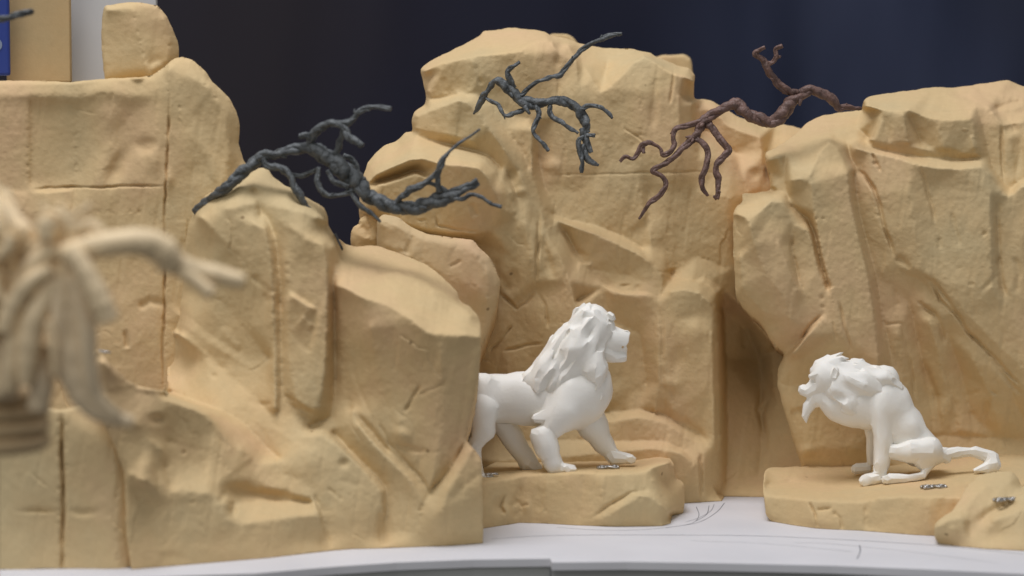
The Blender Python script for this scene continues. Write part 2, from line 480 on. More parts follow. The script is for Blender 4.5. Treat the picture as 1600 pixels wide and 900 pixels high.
class Sculpt:
    """signed distance modelling in photo-pixel units: x right, y down, z toward the viewer"""
    def __init__(s, lo, hi, h):
        s.lo = np.array(lo, float); s.h = h
        n = [int((b - a) / h) + 1 for a, b in zip(lo, hi)]
        s.g = np.meshgrid(*[lo[i] + h * np.arange(n[i]) for i in range(3)], indexing='ij')
        s.f = np.full(s.g[0].shape, 1e3)
    def smin(s, d, k):
        if k <= 0: s.f = np.minimum(s.f, d); return
        hh = np.clip(0.5 + 0.5 * (s.f - d) / k, 0, 1)
        s.f = s.f * (1 - hh) + d * hh - k * hh * (1 - hh)
    def smax(s, d, k):
        hh = np.clip(0.5 - 0.5 * (s.f + d) / k, 0, 1)
        s.f = s.f * (1 - hh) - d * hh + k * hh * (1 - hh)
    def cap(s, a, b, ra, rb, flat=1.0):
        x, y, z = s.g; a = np.array(a, float); b = np.array(b, float); d = b - a
        l2 = max(1e-6, d @ d)
        t = np.clip(((x - a[0]) * d[0] + (y - a[1]) * d[1] + (z - a[2]) * d[2]) / l2, 0, 1)
        r = ra + (rb - ra) * t
        return np.sqrt((x - a[0] - t * d[0]) ** 2 + (y - a[1] - t * d[1]) ** 2 + ((z - a[2] - t * d[2]) / flat) ** 2) - r
    def ell(s, c, r, ang=0):
        x, y, z = s.g; c_, s_ = math.cos(math.radians(ang)), math.sin(math.radians(ang))
        u = ((x - c[0]) * c_ + (y - c[1]) * s_) / r[0]; v = (-(x - c[0]) * s_ + (y - c[1]) * c_) / r[1]; w_ = (z - c[2]) / r[2]
        q = np.sqrt(u * u + v * v + w_ * w_)
        return (q - 1) * min(r)
    def add(s, d, k=6): s.smin(d, k)
    def cut(s, d, k=2): s.smax(d, k)
    def chain(s, pts, k=6, flat=1.0):
        for a, b in zip(pts, pts[1:]): s.smin(s.cap(a[:3], b[:3], a[3], b[3], flat), k)
    def mesh(s, name, Y0, mat, facets=0, pitch_fix=True):
        V, Fq = surface_nets(s.f, s.lo, s.h)
        W = P(V[:, 0], V[:, 1], Y0 - V[:, 2] * K)
        return mesh_obj(name, W, Fq, mat)

# ------------------------------------------------------------------ tubes
def catmull(pts, n=6):
    p = np.array(pts, float)
    if len(p) < 3: n_ = n; return np.array([p[0] + (p[-1] - p[0]) * t for t in np.linspace(0, 1, n_ + 1)])
    q = np.vstack([2 * p[0] - p[1], p, 2 * p[-1] - p[-2]]); out = []
    for i in range(1, len(q) - 2):
        for t in np.linspace(0, 1, n, endpoint=False):
            out.append(0.5 * ((2 * q[i]) + (-q[i - 1] + q[i + 1]) * t + (2 * q[i - 1] - 5 * q[i] + 4 * q[i + 1] - q[i + 2]) * t * t
                              + (-q[i - 1] + 3 * q[i] - 3 * q[i + 1] + q[i + 2]) * t ** 3))
    out.append(p[-1]); return np.array(out)
def tube(V, Fc, path, rad, seg=10, lump=0.12, seed=0, squash=None):
    """sweep; path Nx3 world, rad N"""
    path = np.array(path); n = len(path)
    tan = np.gradient(path, axis=0); tan /= np.linalg.norm(tan, axis=1)[:, None] + 1e-12
    up = np.array([0, 0, 1.0]) if abs(tan[0][2]) < 0.9 else np.array([1.0, 0, 0])
    b0 = len(V)
    nrm = np.cross(tan[0], up); nrm /= np.linalg.norm(nrm)
    r_ = np.random.default_rng(seed)
    for i in range(n):
        nrm = nrm - tan[i] * (nrm @ tan[i]); nrm /= np.linalg.norm(nrm) + 1e-12
        bi = np.cross(tan[i], nrm)
        for k in range(seg):
            a = 2 * math.pi * k / seg
            r = rad[i] * (1 + lump * r_.normal())
            V.append(path[i] + r * (math.cos(a) * nrm + math.sin(a) * bi))
    for i in range(n - 1):
        for k in range(seg):
            k2 = (k + 1) % seg
            Fc.append((b0 + i * seg + k, b0 + i * seg + k2, b0 + (i + 1) * seg + k2, b0 + (i + 1) * seg + k))
    Fc.append(tuple(b0 + k for k in range(seg))[::-1]); Fc.append(tuple(b0 + (n - 1) * seg + k for k in range(seg)))

# ================================================================== SETTING
def build_table():
    edge = [(-120, 925), (0, 912), (120, 905), (250, 901), (400, 896), (530, 885), (620, 879), (740, 874.5), (860, 873)]
    edge2 = [(862, 879), (980, 878), (1120, 880), (1300, 884), (1450, 890), (1600, 897), (1750, 905)]
    pts = [P(x, y, Yt(y)) for x, y in edge + edge2]
    V = []; Fc = []
    T = 0.004
    for p in pts: V.append((p[0], p[1], 0)); V.append((p[0], p[1], -T))
    n = len(pts)
    V += [(0.9, pts[-1][1], 0), (0.9, 1.9, 0), (-0.9, 1.9, 0), (-0.9, pts[0][1], 0)]
    V += [(0.9, pts[-1][1], -T), (0.9, 1.9, -T), (-0.9, 1.9, -T), (-0.9, pts[0][1], -T)]
    Fc.append([2 * i for i in range(n)] + [2 * n, 2 * n + 1, 2 * n + 2, 2 * n + 3])
    Fc.append(([2 * i + 1 for i in range(n)] + [2 * n + 4, 2 * n + 5, 2 * n + 6, 2 * n + 7])[::-1])
    for i in range(n - 1): Fc.append((2 * i, 2 * i + 1, 2 * i + 3, 2 * i + 2))
    root = empty('display_table', (0, 1.3, 0))
    top = mesh_obj('paper_top', V, Fc, PAPER, None, False); adopt(root, top)
    # the two fascia boards below the edge
    for nm, ed, off, dz in (('fascia_board', edge, 0.0015, -T - 0.0002), ('fascia_board', edge2, 0.004, -T - 0.0002)):
        q = [P(x, y, Yt(y)) for x, y in ed]; V = []; Fc = []
        for p in q:
            V += [(p[0], p[1] + off, dz), (p[0], p[1] + off, -0.12), (p[0], p[1] + off + 0.012, dz), (p[0], p[1] + off + 0.012, -0.12)]
        for i in range(len(q) - 1):
            a, b = 4 * i, 4 * i + 4
            Fc += [(a, a + 1, b + 1, b), (a + 2, b + 2, b + 3, a + 3), (a, b, b + 2, a + 2), (a + 1, a + 3, b + 3, b + 1)]
        Fc += [(0, 2, 3, 1), (b, b + 1, b + 3, b + 2)]
        adopt(root, mesh_obj(nm, V, Fc, FASCIA, None, False))
    # pencil lines drawn on the paper
    V = []; Fc = []
    for ln, r in (([(768, 842), (860, 837), (960, 836), (1120, 836.5), (1200, 838), (1290, 842), (1380, 847), (1470, 853), (1600, 866)], 0.00030),
               ([(1132, 786), (1120, 800), (1095, 815), (1060, 822), (1000, 828), (930, 828), (870, 824)], 0.00022),
               ([(1088, 792), (1092, 806), (1080, 818), (1040, 825)], 0.0002),
               ([(1108, 790), (1104, 804), (1088, 814)], 0.0002), ([(1116, 788), (1110, 799), (1090, 810), (1070, 816)], 0.00018),
               ([(1343, 852), (1344, 862), (1339, 874)], 0.00028), ([(1080, 845), (1200, 850), (1330, 862)], 0.00015),
               ([(1240, 848), (1300, 850), (1420, 862), (1560, 880)], 0.00014)):
        pp = [P(x, y, Yt(y)) + np.array([0, 0, 0.00005]) for x, y in ln]
        c = catmull(pp, 5); c[:, 2] = 0.00008
        b0 = len(V); nn = len(c)
        tn = np.gradient(c, axis=0); tn /= np.linalg.norm(tn, axis=1)[:, None]
        for i in range(nn):
            s = np.array([-tn[i][1], tn[i][0], 0]) * r * (0.8 + 0.4 * random.random())
            V += [c[i] + s, c[i] - s]
        for i in range(nn - 1): Fc.append((b0 + 2 * i, b0 + 2 * i + 1, b0 + 2 * i + 3, b0 + 2 * i + 2))
    adopt(root, mesh_obj('pencil_line', V, Fc, PENCIL, None, False))
    tag(root, 'white paper covered model base with curved edge and grey side boards', 'display table')
    # curtain far behind
    def curtain(name, x0, x1, Y, mat, seed, amp, label):
        nx, ny = 160, 24; V = []; Fc = []
        for j in range(ny + 1):
            for i in range(nx + 1):
                x = x0 + (x1 - x0) * i / nx; z = -0.6 + 2.0 * j / ny
                a = float(vnoise(np.array([x * 9 + z * 1.4]), np.array([z * 0.9]), None, seed)[0]) + 0.4 * float(vnoise(np.array([x * 22 - z * 3]), np.array([z * 1.3]), None, seed + 3)[0])
                V.append((x, Y + amp * a, z))
        for j in range(ny):
            for i in range(nx):
                a = j * (nx + 1) + i; Fc.append((a, a + 1, a + nx + 2, a + nx + 1))
        o = mesh_obj(name, V, Fc, mat)
        md = o.modifiers.new('thickness', 'SOLIDIFY'); md.thickness = 0.003
        tag(o, label, 'curtain')
    m, nt, b_ = new_mat('backdrop_cloth'); Lk = nt.links.new
    tc = nt.nodes.new('ShaderNodeTexCoord'); sx = nt.nodes.new('ShaderNodeSeparateXYZ'); Lk(tc.outputs['Object'], sx.inputs[0])
    nn = N(nt, 'ShaderNodeTexNoise', Scale=2.6, Detail=3.0); Lk(tc.outputs['Object'], nn.inputs['Vector'])
    ad = N(nt, 'ShaderNodeMath', operation='MULTIPLY_ADD'); Lk(nn.outputs['Fac'], ad.inputs[0]); ad.inputs[1].default_value = 0.5; Lk(sx.outputs[0], ad.inputs[2])
    cc = ramp(nt, ad.outputs[0], [(0.0, (0.030, 0.026, 0.030)), (0.16, (0.024, 0.023, 0.034)), (0.44, (0.018, 0.021, 0.038)), (0.66, (0.030, 0.036, 0.064)), (0.86, (0.024, 0.025, 0.034))])
    mp = nt.nodes.new('ShaderNodeMapping'); mp.inputs['Rotation'].default_value = (0, 0.7, 0); mp.inputs['Scale'].default_value = (7, 1, 1.6); Lk(tc.outputs['Object'], mp.inputs[0])
    n2 = N(nt, 'ShaderNodeTexNoise', Scale=1.0, Detail=2.0); Lk(mp.outputs[0], n2.inputs['Vector'])
    f2 = ramp(nt, n2.outputs['Fac'], [(0.50, (0, 0, 0)), (0.78, (0.75, 0.75, 0.75))])
    sg = ramp(nt, sx.outputs[0], [(0.12, (0.1, 0.1, 0.1)), (0.3, (1, 1, 1))])
    fm = mixc(nt, 1.0, f2, sg, 'MULTIPLY')
    cc = mixc(nt, fm, cc, (0.062, 0.072, 0.115))  # lighter diagonal streaks at right paint lit folds into the cloth colour
    Lk(cc, b_.inputs['Base Color']); b_.inputs['Roughness'].default_value = 0.9; b_.inputs['Specular IOR Level'].default_value = 0.1
    curtain('backdrop_cloth', -1.4, 1.4, 2.3, m, 9, 0.03, 'dark cloth backdrop behind the rocks, black at left turning navy at right')
    fl = mesh_obj('floor', [(-6, -3, -0.75), (6, -3, -0.75), (6, 6, -0.75), (-6, 6, -0.75)], [(0, 1, 2, 3)], simple('floor_grey', (0.12, 0.11, 0.10), 0.8))
    tag(fl, kind='structure')
build_table()

# ================================================================== ROCKS
def build_rocks():
    # --- plateau cliff, far left
    o = rock('foam_cliff', 1.27,
        [(-40, 126, -8), (40, 126, -8), (110, 128, -6), (150, 124, -8), (235, 119, -10), (258, 104, -14), (270, 92, -16), (285, 89, -18), (300, 93, -20),
         (322, 112, -20), (329, 124, -22), (345, 140, -28), (360, 155, -34), (371, 178, -40), (375, 198, -44), (373, 225, -44), (380, 250, -44),
         (395, 275, -44), (430, 320, -44), (430, 600, -44), (300, 700, -10), (-40, 700, 10)],
        [[(262, 96, 2), (262, 135, 4), (262, 290, 2), (258, 620, 4)], [(-40, 150, 6), (44, 150, 2), (110, 152, 0), (160, 148, 0), (230, 150, 2)],
         [(44, 160, -2), (44, 290, -4)], [(50, 160, -9), (50, 288, -12)], [(296, 118, 2), (328, 135, -4), (352, 180, -10), (358, 240, -8), (350, 290, 0)],
         [(280, 150, 3), (282, 200, 3)], [(120, 170, -12), (118, 270, -16)], [(155, 285, 2), (175, 210, -6), (215, 170, -4)],
         [(-40, 330, 6), (120, 330, 2), (250, 330, 2)], [(-40, 520, 8), (120, 520, 6), (250, 520, 8)]],
        [('g', [(265, 128), (264, 180), (260, 292), (257, 340), (258, 440), (256, 500), (255, 612)], 1.6, 11), ('b', 264, 280, 8, 14, 0, 5),
         ('g', [(48, 296), (75, 294), (120, 293), (190, 291), (262, 290)], 1.5, 7), ('s', [(46, 300), (80, 299), (120, 297)], 5, 25, 2),
         ('b', 205, 200, 26, 60, 20, -7), ('b', 228, 228, 16, 12, 0, -6), ('b', 185, 262, 12, 30, 28, -8), ('b', 240, 250, 14, 22, 0, 5),
         ('b', 300, 230, 22, 34, 0, 4), ('b', 330, 255, 10, 30, -20, 5), ('g', [(215, 480), (235, 470), (262, 478)], 5, 5),
         ('g', [(195, 515), (198, 545)], 3, 5), ('b', 165, 140, 24, 10, 0, 4), ('b', 215, 122, 10, 5, 0, 8),
         ('s', [(262, 470), (300, 500), (340, 530), (380, 560)], 6, 18, 5), ('g', [(265, 500), (300, 540), (330, 570)], 6, 4)],
        seed=11, thick=0.05, shrink=0.18, facet=(1.2, 70), R=10, step=1.6, soft=3)
    tag(o, 'tall flat topped foam cliff at far left with straight block seams', 'model rock', 'carved foam rocks')
    # --- boulder on the plateau
    o = rock('foam_boulder', 1.29,
        [(158, 60, -4), (160, 25, -4), (163, 9, -6), (200, 3, -8), (220, 4, -8), (246, 9, -16), (260, 24, -24), (270, 46, -32), (278, 66, -40), (280, 84, -42),
         (277, 95, -40), (266, 106, -34), (264, 126, -30), (164, 126, 0), (160, 95, 0)],
        [[(166, 16, 3), (200, 13, 4), (209, 15, 4), (212, 40, 6), (220, 75, 8), (229, 100, 8), (236, 122, 6)], [(236, 100, -6), (262, 96, -14), (266, 60, -20), (256, 25, -14)]],
        [('b', 246, 104, 12, 8, 0, 6)], seed=12, thick=0.03, R=9, nz=(1, 0.6, 0.5))
    tag(o, 'rounded upright foam block standing on the left cliff top', 'model rock', 'carved foam rocks')
    # --- big left formation: columns, boulder with sloped top, ridge and low front block
    O = [(262, 560, -188), (264, 500, -188), (268, 450, -188), (274, 405, -188), (284, 366, -180), (294, 340, -174), (304, 326, -150), (320, 306, -130), (345, 290, -120), (368, 281, -110), (388, 272, -120), (405, 262, -130), (418, 263, -130), (428, 277, -125),
         (445, 289, -125), (462, 296, -120), (478, 308, -116), (496, 318, -112), (508, 324, -112), (512, 338, -105), (513, 352, -100), (522, 367, -100), (530, 374, -120),
         (540, 382, -150), (556, 386, -165), (575, 383, -175), (590, 384, -178), (612, 391, -172), (640, 402, -165), (664, 412, -155), (682, 424, -140), (700, 441, -120), (714, 455, -105),
         (718, 470, -95), (733, 478, -80), (746, 492, -60), (751, 505, -50), (752, 522, -10), (751, 548, 0), (747, 590, -4), (738, 640, -10), (727, 686, -14), (740, 700, -8), (753, 720, 0),
         (754, 770, 4), (755, 849, 'g'), (700, 853, 'g'), (600, 857, 'g'), (552, 858, 'g'), (515, 861, 'g'), (420, 872, 'g'), (300, 882, 'g'), (205, 890, 'g'),
         (197, 840, 'v0'), (194, 740, 'v0'), (180, 700, 'v4'), (160, 660, 'v8'), (146, 610, 170), (146, 560, 150), (152, 545, 156), (172, 568, 154), (196, 591, 136), (214, 603, 124),
         (240, 607, 114), (256, 611, 96), (261, 606, -100)]
    L = [
        # ridge crest running toward the viewer on the left
        [(160, 566, 170), (176, 584, 160), (198, 602, 140), (216, 614, 128), (240, 618, 116), (270, 626, 98), (305, 638, 74), (325, 650, 60), (340, 668, 48), (362, 700, 44)],
        [(165, 620, 178), (190, 650, 176), (216, 665, 168)],
        # foot of the cliff behind the ridge
        [(262, 612, -110), (300, 628, -70), (345, 640, -46), (385, 664, -40), (420, 704, -28), (436, 716, -20)],
        [(300, 350, -130), (288, 400, -150), (282, 450, -158), (276, 560, -150)],
        # left facet and its crest
        [(312, 338, -84), (330, 356, -72), (346, 372, -66), (372, 398, -62), (398, 432, -56), (418, 470, -54)],
        [(318, 420, -92), (335, 460, -84), (380, 510, -72), (420, 560, -64)],
        [(275, 520, -108), (330, 560, -88), (400, 620, -58), (432, 660, -40)],
        # first column: shoulder and right edge
        [(352, 326, -64), (376, 322, -62), (398, 316, -70), (404, 340, -68), (410, 352, -52)],
        [(372, 342, -60), (398, 350, -50), (414, 356, -46), (421, 400, -44), (425, 450, -42), (428, 540, -42), (430, 640, -34)],
        [(396, 296, -96), (404, 312, -80), (408, 336, -80)],
        [(370, 296, -84), (392, 292, -88), (430, 298, -92), (455, 300, -92)],
        # groove between columns
        [(414, 332, -76), (430, 372, -62), (437, 430, -56), (440, 500, -52), (441, 600, -48), (436, 648, -46)],
        # second column
        [(424, 322, -70), (450, 326, -52), (475, 330, -50), (500, 340, -56), (512, 348, -80)],
        [(440, 346, -52), (460, 360, -40), (480, 372, -34), (506, 382, -36), (512, 420, -34), (512, 500, -30), (508, 580, -28), (500, 628, -28)],
        [(448, 400, -44), (450, 480, -40), (452, 560, -36), (462, 622, -30), (482, 640, -28), (500, 636, -28)],
        [(448, 620, -46), (466, 648, -42), (490, 656, -43), (508, 648, -48)],
        [(520, 384, -62), (521, 450, -60), (522, 540, -62), (522, 600, -64), (520, 650, -60), (484, 668, -50)],
        # boulder top: front edge
        [(527, 446, -34), (545, 452, -20), (565, 464, -8), (600, 474, -2), (625, 488, 4), (645, 502, 12), (660, 514, 18), (672, 521, 20), (700, 524, 18), (730, 523, 12), (750, 527, 4)],
        [(528, 412, -84), (560, 420, -80), (600, 424, -84), (640, 428, -80), (680, 452, -62), (714, 474, -56), (738, 494, -34)],
        # boulder faces
        [(532, 470, -44), (534, 560, -54), (548, 640, -56)],
        [(580, 510, -4), (590, 570, -16), (600, 620, -22), (612, 660, -18)],
        [(668, 536, 16), (664, 565, 6), (654, 600, -2), (634, 642, -10), (624, 662, -8)],
        [(690, 540, 18), (692, 600, 10), (690, 660, 4), (680, 740, 2), (672, 762, 0)],
        # V crease and lower right wedge
        [(550, 642, -34), (580, 680, -26), (612, 708, -20), (645, 738, -12), (668, 764, -8)],
        [(728, 690, -12), (708, 722, -10), (690, 748, -10), (672, 768, -10)],
        [(738, 702, 2), (720, 735, 8), (700, 765, 12), (690, 800, 16)],
        # flow below column two
        [(470, 684, -16), (500, 680, -10), (522, 690, -6), (545, 712, 0), (575, 742, 6), (595, 768, 10), (598, 800, 10)],
        [(520, 676, -56), (552, 712, -34), (585, 742, -20), (605, 765, -14), (601, 850, -6)],
        [(560, 664, -20), (590, 700, -6), (640, 750, 2), (660, 790, 2), (652, 840, 4)],
        [(440, 740, 10), (470, 748, 12), (492, 770, 16), (505, 812, 24), (517, 858, 24)],
        [(420, 760, 30), (452, 770, 26), (484, 778, 24), (500, 802, 46), (512, 858, 'g')],
        # low block top and front edge
        [(360, 788, 70), (400, 783, 40), (450, 782, 20), (488, 784, 12)],
        [(354, 812, 'v-2'), (370, 820, 'v-6'), (420, 813, 'v-6'), (470, 806, 'v-4'), (498, 805, 'v0')],
        # bowl and stump
        [(212, 686, 'v-6'), (236, 690, 'v-14'), (252, 702, 136), (258, 730, 120), (268, 760, 128)],
        [(204, 742, 'v6'), (222, 752, 'v10'), (240, 760, 'v8')],
        [(262, 690, 104), (300, 700, 84), (340, 712, 66), (360, 740, 64)],
        [(262, 770, 142), (290, 768, 132), (320, 770, 124), (345, 777, 106), (356, 790, 102)],
        [(212, 776, 'v-6'), (250, 792, 'v-10'), (290, 783, 'v-8'), (320, 786, 'v-8'), (344, 791, 'v-8'), (352, 804, 'v-4')],
        [(376, 700, 32), (400, 730, 22), (440, 720, 0)], [(360, 760, 66), (400, 752, 30), (430, 760, 26)],
    ]
    Ft = [('s', [(580, 434), (596, 430), (618, 420), (632, 428), (660, 437), (686, 455), (716, 470)], 10, 22, 2.0),
          ('g', [(540, 442), (560, 438), (574, 436)], 3.0, 6), ('g', [(592, 431), (618, 420), (632, 430), (658, 438), (690, 458)], 2.2, 5),
          ('s', [(620, 476), (640, 484), (680, 498), (715, 508), (750, 516)], 7, 14, 2.0), ('g', [(650, 488), (690, 502), (750, 514)], 2.5, 4),
          ('s', [(448, 454), (470, 468), (497, 486)], 8, 26, 3), ('s', [(470, 492), (492, 510)], 3, 20, 3), ('g', [(392, 430), (410, 444), (430, 456)], 4, 7),
          ('g', [(438, 400), (439, 440), (438, 480), (440, 560), (441, 600)], 3.0, 3), ('g', [(522, 440), (523, 520), (524, 600), (522, 648)], 6, 9),
          ('g', [(552, 640), (575, 668), (600, 700), (612, 712)], 3.5, 10), ('g', [(590, 662), (610, 694), (628, 712)], 2.5, 6), ('g', [(622, 708), (655, 740), (668, 762)], 2.0, 7),
          ('g', [(728, 690), (710, 722), (690, 750), (674, 766)], 1.8, 12), ('g', [(676, 766), (660, 790), (652, 800)], 3, 5),
          ('g', [(657, 600), (645, 622), (631, 646)], 2.0, 9), ('g', [(652, 618), (680, 606), (700, 592)], 2.0, 4), ('g', [(548, 570), (562, 610), (580, 648)], 3, 4),
          ('g', [(490, 770), (500, 798), (508, 830), (517, 858)], 2.5, 9), ('g', [(512, 762), (524, 772), (538, 782)], 2.5, 6), ('g', [(597, 790), (594, 830), (594, 856)], 2.5, 6),
          ('g', [(700, 790), (696, 850)], 3.5, 6), ('g', [(755, 735), (720, 765), (700, 790)], 4, 4), ('b', 628, 680, 14, 10, 30, 8), ('b', 640, 700, 22, 5, 10, -5),
          ('s', [(262, 480), (290, 500), (330, 530), (360, 548), (400, 568)], 5, 24, 6), ('s', [(268, 515), (290, 540), (320, 556), (345, 580)], 5, 24, 6),
          ('s', [(345, 508), (360, 520), (380, 545)], 3, 18, 5), ('g', [(385, 624), (405, 632), (428, 630)], 3, 5), ('b', 335, 588, 5, 4, 0, -6),
          ('b', 538, 724, 7, 7, 0, -5), ('b', 375, 770, 34, 14, 0, -14), ('b', 420, 775, 30, 10, 0, -10), ('b', 365, 798, 6, 8, 0, -12), ('b', 348, 775, 5, 8, 20, -6),
          ('b', 287, 707, 4, 4, 0, -8), ('b', 310, 735, 40, 26, 10, -12), ('g', [(285, 650), (292, 665), (300, 682)], 3, 4), ('g', [(330, 670), (346, 688), (362, 706)], 3, 7),
          ('g', [(240, 700), (246, 740), (250, 775)], 3, 6), ('b', 230, 735, 14, 22, 0, 10), ('b', 222, 765, 16, 10, 0, -5), ('b', 245, 655, 12, 8, 0, -8), ('b', 468, 720, 34, 24, 0, 6),
          ('g', [(520, 756), (545, 752), (562, 762)], 4, 4), ('b', 658, 797, 4, 2, 0, -6), ('b', 475, 640, 14, 5, 20, -6), ('g', [(446, 618), (462, 628), (478, 638)], 2, 6)]
    o = rock('foam_cliff', 1.20, O, L, Ft, seed=21, gfac=0.5, backh=0.5, gain=1.25, thick=0.06, soft=2.0, facet=(1.1, 55), relax=45, nz=(1.4, 1.0, 0.8), norim=lambda x, y: x < 300 and 330 < y < 600, R=8, shrink=0.12, mat=FOAM)
    tag(o, 'large carved foam cliff at front left with two columns, sloping topped boulder and ridge', 'model rock', 'carved foam rocks')
    # --- slab with blurred front, bottom left corner
    o = rock('foam_slab', 1.14,
        [(-40, 640, 0), (60, 636, 0), (96, 640, 0), (140, 630, -20), (180, 640, -20), (206, 700, -20), (206, 760, -12), (208, 885, -12), (212, 930, -8), (-40, 930, 10)],
        [[(92, 650, 2), (93, 920, 3)], [(103, 650, 2), (102, 920, 3)], [(180, 700, 0), (184, 900, 2)]],
        [('g', [(97, 642), (96, 720), (99, 800), (97, 900)], 2.6, 22), ('b', 62, 798, 24, 4, 0, -5), ('b', 130, 800, 20, 6, 0, -3)], seed=31, R=10, thick=0.03, nz=(0.7, 0.7, 1), mat=FOAM_FRONT)
    tag(o, 'flat foam slab in the bottom left corner with one vertical seam', 'model rock', 'carved foam rocks')
    # --- rounded lobe behind the sloped boulder
    o = rock('foam_lobe', 1.300,
        [(589, 342, -10), (600, 334, -12), (622, 340, -14), (645, 356, -10), (668, 366, 0), (700, 371, 0), (738, 374, 0), (750, 388, 0), (765, 402, -4), (776, 424, -8), (782, 440, -10),
         (780, 462, -12), (773, 485, -14), (765, 510, -14), (745, 560, -14), (640, 560, -10), (600, 470, -14), (590, 400, -16), (588, 370, -16)],
        [[(596, 350, 0), (620, 352, 6), (650, 372, 8), (700, 385, 8), (745, 396, 10), (764, 430, 8), (762, 470, 2)], [(604, 382, 2), (640, 400, 12), (700, 430, 10), (750, 450, 8)]],
        [('g', [(648, 368), (640, 385), (636, 400)], 4, 4), ('g', [(702, 416), (712, 412), (722, 406)], 2, 3)], seed=41, R=14, thick=0.05, nz=(1, 0.6, 0.6), mat=FOAM_PINK, facet=(2, 60))
    tag(o, 'smooth pinkish rounded foam lobe wedged behind the sloping boulder', 'model rock', 'carved foam rocks')
    o = rock('foam_lump', 1.335,
        [(548, 378, 0), (548, 362, 0), (554, 352, 0), (562, 350, 0), (561, 344, 0), (570, 335, 0), (582, 338, 0), (594, 346, 0), (600, 360, 0), (604, 400, 0), (556, 400, 0)],
        [[(560, 368, 8), (575, 372, 12), (590, 368, 10)], [(572, 346, 8), (580, 356, 4)]],
        [('g', [(563, 352), (572, 362), (576, 372)], 3.5, 9), ('g', [(574, 342), (582, 358)], 3, 5)], seed=43, R=9, thick=0.02, step=1.5, nz=(1.5, 0.8, 0.4))
    tag(o, 'small lumpy foam knob at the left foot of the central cliff', 'model rock', 'carved foam rocks')
    # --- central cliff
    O = [(560, 330, 20), (563, 300, 20), (567, 275, 16), (574, 256, 6), (584, 241, -6), (600, 228, -20), (620, 220, -26), (626, 214, -30), (632, 207, -30), (645, 206, -30), (643, 190, -20), (646, 178, -20),
         (652, 171, -24), (664, 164, -30), (666, 152, -34), (661, 125, -34), (657, 108, -34), (668, 98, -44), (685, 89, -56), (712, 76, -76), (742, 61, -90), (756, 49, -100), (774, 46, -104), (804, 43, -108), (832, 46, -100),
         (852, 49, -92), (862, 56, -84), (884, 60, -80), (906, 68, -84), (925, 72, -90), (945, 75, -96), (990, 77, -96), (1000, 80, -92), (1016, 82, -88), (1024, 88, -80), (1045, 96, -76), (1062, 104, -76), (1078, 106, -78), (1086, 118, -76),
         (1084, 140, -70), (1084, 155, -76), (1100, 155, -110), (1114, 158, -112), (1130, 168, -110), (1150, 180, -112), (1172, 190, -116), (1192, 196, -130), (1212, 192, -140), (1235, 196, -145), (1262, 203, -150),
         (1275, 300, -100), (1275, 500, -90), (1275, 779, 'g'), (1200, 777, 'g'), (1132, 776, 'g'), (1128, 783, 'g'), (1060, 787, 'g'), (900, 787, 'g'), (740, 787, 'g'), (640, 700, 0), (600, 560, 0), (575, 400, 0)]
